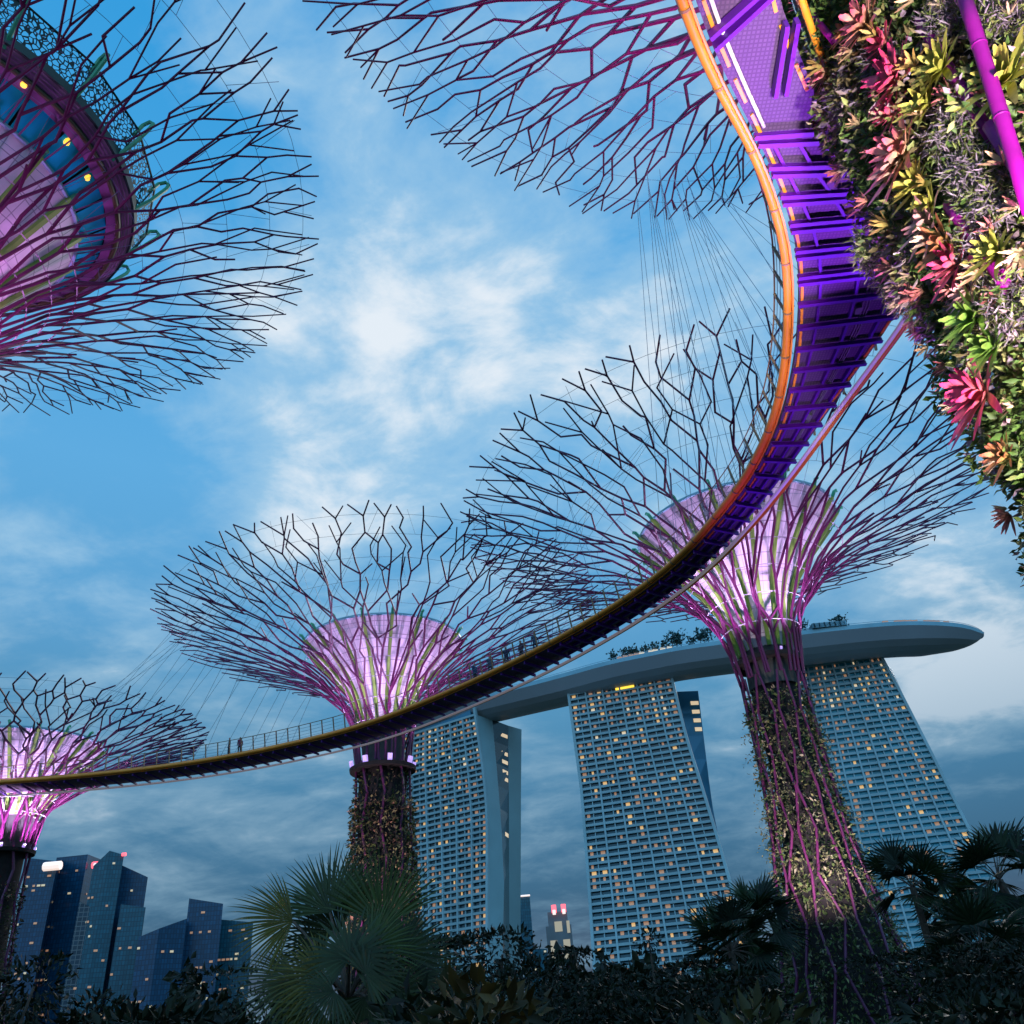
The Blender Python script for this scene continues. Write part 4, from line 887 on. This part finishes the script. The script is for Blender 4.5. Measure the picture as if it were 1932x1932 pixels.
fpx(640, 1760, 560, 1640, .3, None, 34, 2.4, G1); fpx(700, 1790, 790, 1720, -.3, None, 34, 2.6, G2); fpx(610, 1840, 500, 1830, -.5, None, 34, 3.0, YL); fpx(690, 1840, 770, 1790, -.8, None, 34, 4.0, G3); fpx(630, 1870, 560, 1920, -.8, None, 34, 3.6, G3); fpx(670, 1720, 660, 1600, .6, None, 30, 2.2, G1); fpx(780, 1830, 880, 1800, .5, None, 30, 2.6, G3)
fan_palm('large fan palm in the foreground before the middle supertree trunk', (crown[0], crown[1]+.1, 0), crown, fr, .13)
# palms at lower right
def generic_palm(label, x, y, D, R, seed, bx=None, nf=26, group='tall palms at lower right'):
    random.seed(seed); cr = at_d(x, y, D); fr_ = []
    for k in range(nf):
        az = k*2.4+random.uniform(-.3, .3); elv = random.uniform(-.7, 1.2); d = np.array([math.cos(az)*math.cos(elv), math.sin(az)*math.cos(elv), math.sin(elv)])
        h = cr+d*R*random.uniform(.45, .6); fr_.append((h, d+np.array([0, 0, -.1]), np.array([-d[0]*d[2], -d[1]*d[2], 1.0-d[2]*.5])+rng.normal(size=3)*.5, R*random.uniform(.55, .7), 18, random.uniform(2.6, 3.6), random.choice([(.014, .030, .012), (.02, .038, .013), (.011, .02, .012)])))
    b = np.array([cr[0], cr[1], 0]) if bx is None else np.array([cr[0]+bx, cr[1], 0])
    return fan_palm(label, b, cr, fr_, .17, group, 'fan_palm')
generic_palm('slender palm standing right beside the creeper covered trunk', 1722, 1675, 46, 2.3, 31)
generic_palm('thin leaning palm with lower crown, second from the creeper covered trunk', 1792, 1720, 48, 1.9, 32, -.3)
generic_palm('tall palm at the right frame edge above the right hotel tower foot', 1885, 1660, 42, 2.4, 33, .8)
generic_palm('bushy dark palm left of the creeper covered trunk', 1418, 1742, 44, 2.2, 34, nf=30)
generic_palm('short dark palm low in front of the middle hotel tower', 1380, 1795, 40, 2.2, 35, nf=30)
generic_palm('stout palm at the lower right corner behind the shrubs', 1858, 1805, 36, 2.2, 36, nf=30)

def bush(name, label, x, y, D, w, h, n, cols, leaf=.25, cat='shrub', group=None, trunk=True, flat=1.0):
    top = at_d(x, y, D); base = np.array([top[0], top[1], 0]); t = empty(name, base, label, cat, group)
    cz = max(top[2]-h*.5, h*.3); lv = Leaves(); k = 9; cc = rng.normal(size=(k, 3))*np.array([w*.28, w*.28, h*.22])+np.array([top[0], top[1], cz]); rr = rng.uniform(.2, .36, k)*min(w, h)
    i = rng.integers(0, k, n); d = unit(rng.normal(size=(n, 3))); P = cc[i]+d*(rr[i]*rng.uniform(.55, 1.1, n))[:, None]*np.array([1.1, 1.1, .9]); P[:, 2] = np.minimum(P[:, 2], top[2]); P[:, 2] = np.maximum(P[:, 2], .05)
    dd = unit(d+rng.normal(size=(n, 3))*.6+np.array([0, 0, -.15])); L = leaf*rng.uniform(.6, 1.5, n)
    col = np.array(cols)[rng.integers(0, len(cols), n)]*rng.uniform(.6, 1.4, (n, 1)); lv.add(P, dd, perp(dd), L, L*.38, col); lv.build('crown', 'leaf_far', t)
    m = MB()
    for q in range(4):
        e = cc[q]; m.path([base+(e-base)*u+np.array([0, 0, 0]) for u in np.linspace(0, 1, 5)], .05*max(1, h/3), 6, .02*max(1, h/3))
    m.build('stem', 'trunk', t); return t
BU = [('spiky dark shrub under the left hotel tower end walls', 925, 1775, 30, 5, 5, 2600), ('dark round tree between the middle hotel tower and the floodlit tower', 1108, 1795, 38, 3.2, 4, 1500), ('small thin tree before the middle hotel tower', 1218, 1735, 34, 1.8, 4.5, 420),
      ('dark bush at the lower left corner', 20, 1810, 26, 3, 4, 1500), ('leafy bush left of centre below the glass skyscrapers', 160, 1858, 26, 3.2, 3.0, 1400), ('dark bush below the sloping roof office block', 320, 1852, 24, 3.4, 3, 1600), ('low bush left of the fan palm', 410, 1880, 18, 2.6, 2.2, 1400),
      ('dark bush below the left hotel tower', 850, 1830, 22, 3, 3, 1600), ('tall bush below the floodlit tower', 1010, 1845, 24, 3, 2.8, 1400), ('broad bush below the middle hotel tower', 1250, 1830, 26, 4.5, 3.5, 2200), ('dark bush at the foot of the creeper covered trunk', 1405, 1845, 30, 4.0, 4, 2200),
      ('bush left of the creeper covered trunk, behind the near shrubs', 1340, 1850, 20, 3, 2.4, 1500), ('dark tree mass under the right hotel tower', 1760, 1800, 52, 6, 7, 2600), ('bush under the palms at lower right', 1860, 1790, 30, 4, 4, 2200), ('dark bush at the lower right corner', 1925, 1830, 18, 3, 3, 1800), ('low bush right of the creeper covered trunk', 1850, 1885, 24, 3, 3, 1600)]
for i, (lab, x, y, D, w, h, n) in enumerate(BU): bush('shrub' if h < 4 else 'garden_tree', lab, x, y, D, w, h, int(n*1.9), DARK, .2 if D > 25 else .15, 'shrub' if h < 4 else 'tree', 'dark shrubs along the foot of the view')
NEAR = [('near dark shrub at the bottom left', 90, 1890, 8, 2.2, 1.8, 1600, DARK), ('near dark shrub beneath the fan palm', 420, 1915, 7, 2, 1.6, 1500, DARK), ('near dark shrub right of the fan palm stem', 860, 1890, 7, 1.6, 1.8, 1400, DARK), ('near brown leaved shrub at bottom centre', 985, 1850, 5, 1.0, 1.4, 500, [(.07, .04, .008), (.05, .03, .008), (.03, .03, .01)]),
        ('near dark shrub right of the brown leaved one', 1150, 1880, 6, 1.5, 1.7, 1400, DARK), ('near dark shrub before the creeper covered trunk', 1390, 1895, 7, 1.9, 2.0, 1800, DARK), ('near dark shrub at the bottom right', 1880, 1900, 9, 2.2, 1.8, 1500, DARK), ('near olive shrub at the bottom right of centre', 1290, 1905, 5, 1.0, 1.2, 600, [(.04, .035, .01), (.03, .03, .01)])]
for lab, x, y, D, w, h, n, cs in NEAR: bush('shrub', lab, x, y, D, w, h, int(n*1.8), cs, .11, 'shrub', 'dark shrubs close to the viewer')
def far_wood():
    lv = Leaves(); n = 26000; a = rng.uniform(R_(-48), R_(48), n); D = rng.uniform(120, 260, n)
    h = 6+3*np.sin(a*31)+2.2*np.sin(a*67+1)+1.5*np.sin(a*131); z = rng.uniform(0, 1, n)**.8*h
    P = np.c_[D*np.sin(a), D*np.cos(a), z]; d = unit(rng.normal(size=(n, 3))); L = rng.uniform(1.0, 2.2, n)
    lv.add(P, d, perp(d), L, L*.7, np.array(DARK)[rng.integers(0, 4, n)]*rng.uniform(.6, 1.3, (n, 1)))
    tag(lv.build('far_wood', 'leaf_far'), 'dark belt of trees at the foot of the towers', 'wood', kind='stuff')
far_wood()
# roof garden trees
for i, (x, dy, w, h, n, lab) in enumerate([(1285, 0, 16, 13, 260, 'cluster of trees on the roof deck left of the creeper covered trunk'), (1335, 0, 14, 13, 240, 'dark tree on the roof deck just beside the creeper covered trunk'), (1515, 0, 14, 9, 200, 'low trees on the roof deck right of the creeper covered trunk'), (1590, 0, 10, 10, 160, 'small tree beside the roof deck pavilion')]+[(x_, 0, 7, 8.5, 60, 'small palm of the row on the roof deck above the middle hotel tower') for x_ in (1160, 1176, 1192, 1207, 1224, 1240, 1256, 1310)]):
    k = int(np.argmin([abs((PP-F*(CM.T@(p-EYE))[0]/(CM.T@(p-EYE))[2])-x) for p in NE])); q = NE[k]+np.array([0, 7, 0]); t = empty('roof_tree', q, lab, 'tree', 'row of small palms on the roof deck' if 'row' in lab else 'trees on the roof deck'); lv = Leaves()
    P = q+rng.normal(size=(n, 3))*np.array([w*.22, 2, h*.16])+np.array([0, 0, h*.62]); d = unit(rng.normal(size=(n, 3))); lv.add(P, d, perp(d), rng.uniform(1.5, 3, n), 1.2, np.array([(.02, .07, .07)])*rng.uniform(.6, 1.3, (n, 1))); lv.build('crown', 'leaf_far', t)
    m = MB(); [m.tube(q+np.array([s_*w*.2, 0, 0]), q+np.array([s_*w*.15, 0, h*.6]), .3) for s_ in (-1, 0, 1)]; m.build('trunk', 'trunk', t)
# creepers hanging off the middle right trunk
lv = Leaves()
for k in range(320):
    th = rng.uniform(0, 2*math.pi); z = rng.uniform(1, 18); zz = np.linspace(0, 1, 40); pz = np.array([tp3(s_) for s_ in zz]); r = np.interp(z, pz[:, 1], pz[:, 0])
    p = np.array([C3[0]+r*math.cos(th), C3[1]+r*math.sin(th), z]); o = np.array([math.cos(th), math.sin(th), 0]); L = rng.uniform(.8, 2.2); n = 12; u = np.linspace(0, 1, n)[:, None]
    q = p+o*u*L*.55+np.array([0, 0, 1])*(u*.5-u*u*1.2)*L*rng.uniform(.2, 1.0)+rng.normal(size=3)*.15*u
    lv.strap(q, np.full(n, .03), np.repeat([(.14, .12, .07)], n, 0), unit(np.cross(o, [0, 0, 1.0])+.2))
    d = unit(rng.normal(size=(n, 3))+o); lv.add(q, d, perp(d), rng.uniform(.12, .3, n), .09, np.array([(.17, .17, .08)])*rng.uniform(.5, 1.3, (n, 1)))
tag(lv.build('hanging_creepers', 'leaf_far', T3), kind='stuff')
# white and violet floods at the foot of the other trees
spot('trunk_flood', (C3[0]-3, C3[1]-9, 5.2), (C3[0], C3[1], 13), 8500, (1, .80, .88), 84, .8, .3)
spot('trunk_flood', (C2[0]-2, C2[1]-12, .5), (C2[0], C2[1], 15), 16000, (1, .75, .9), 50, .8, .3)
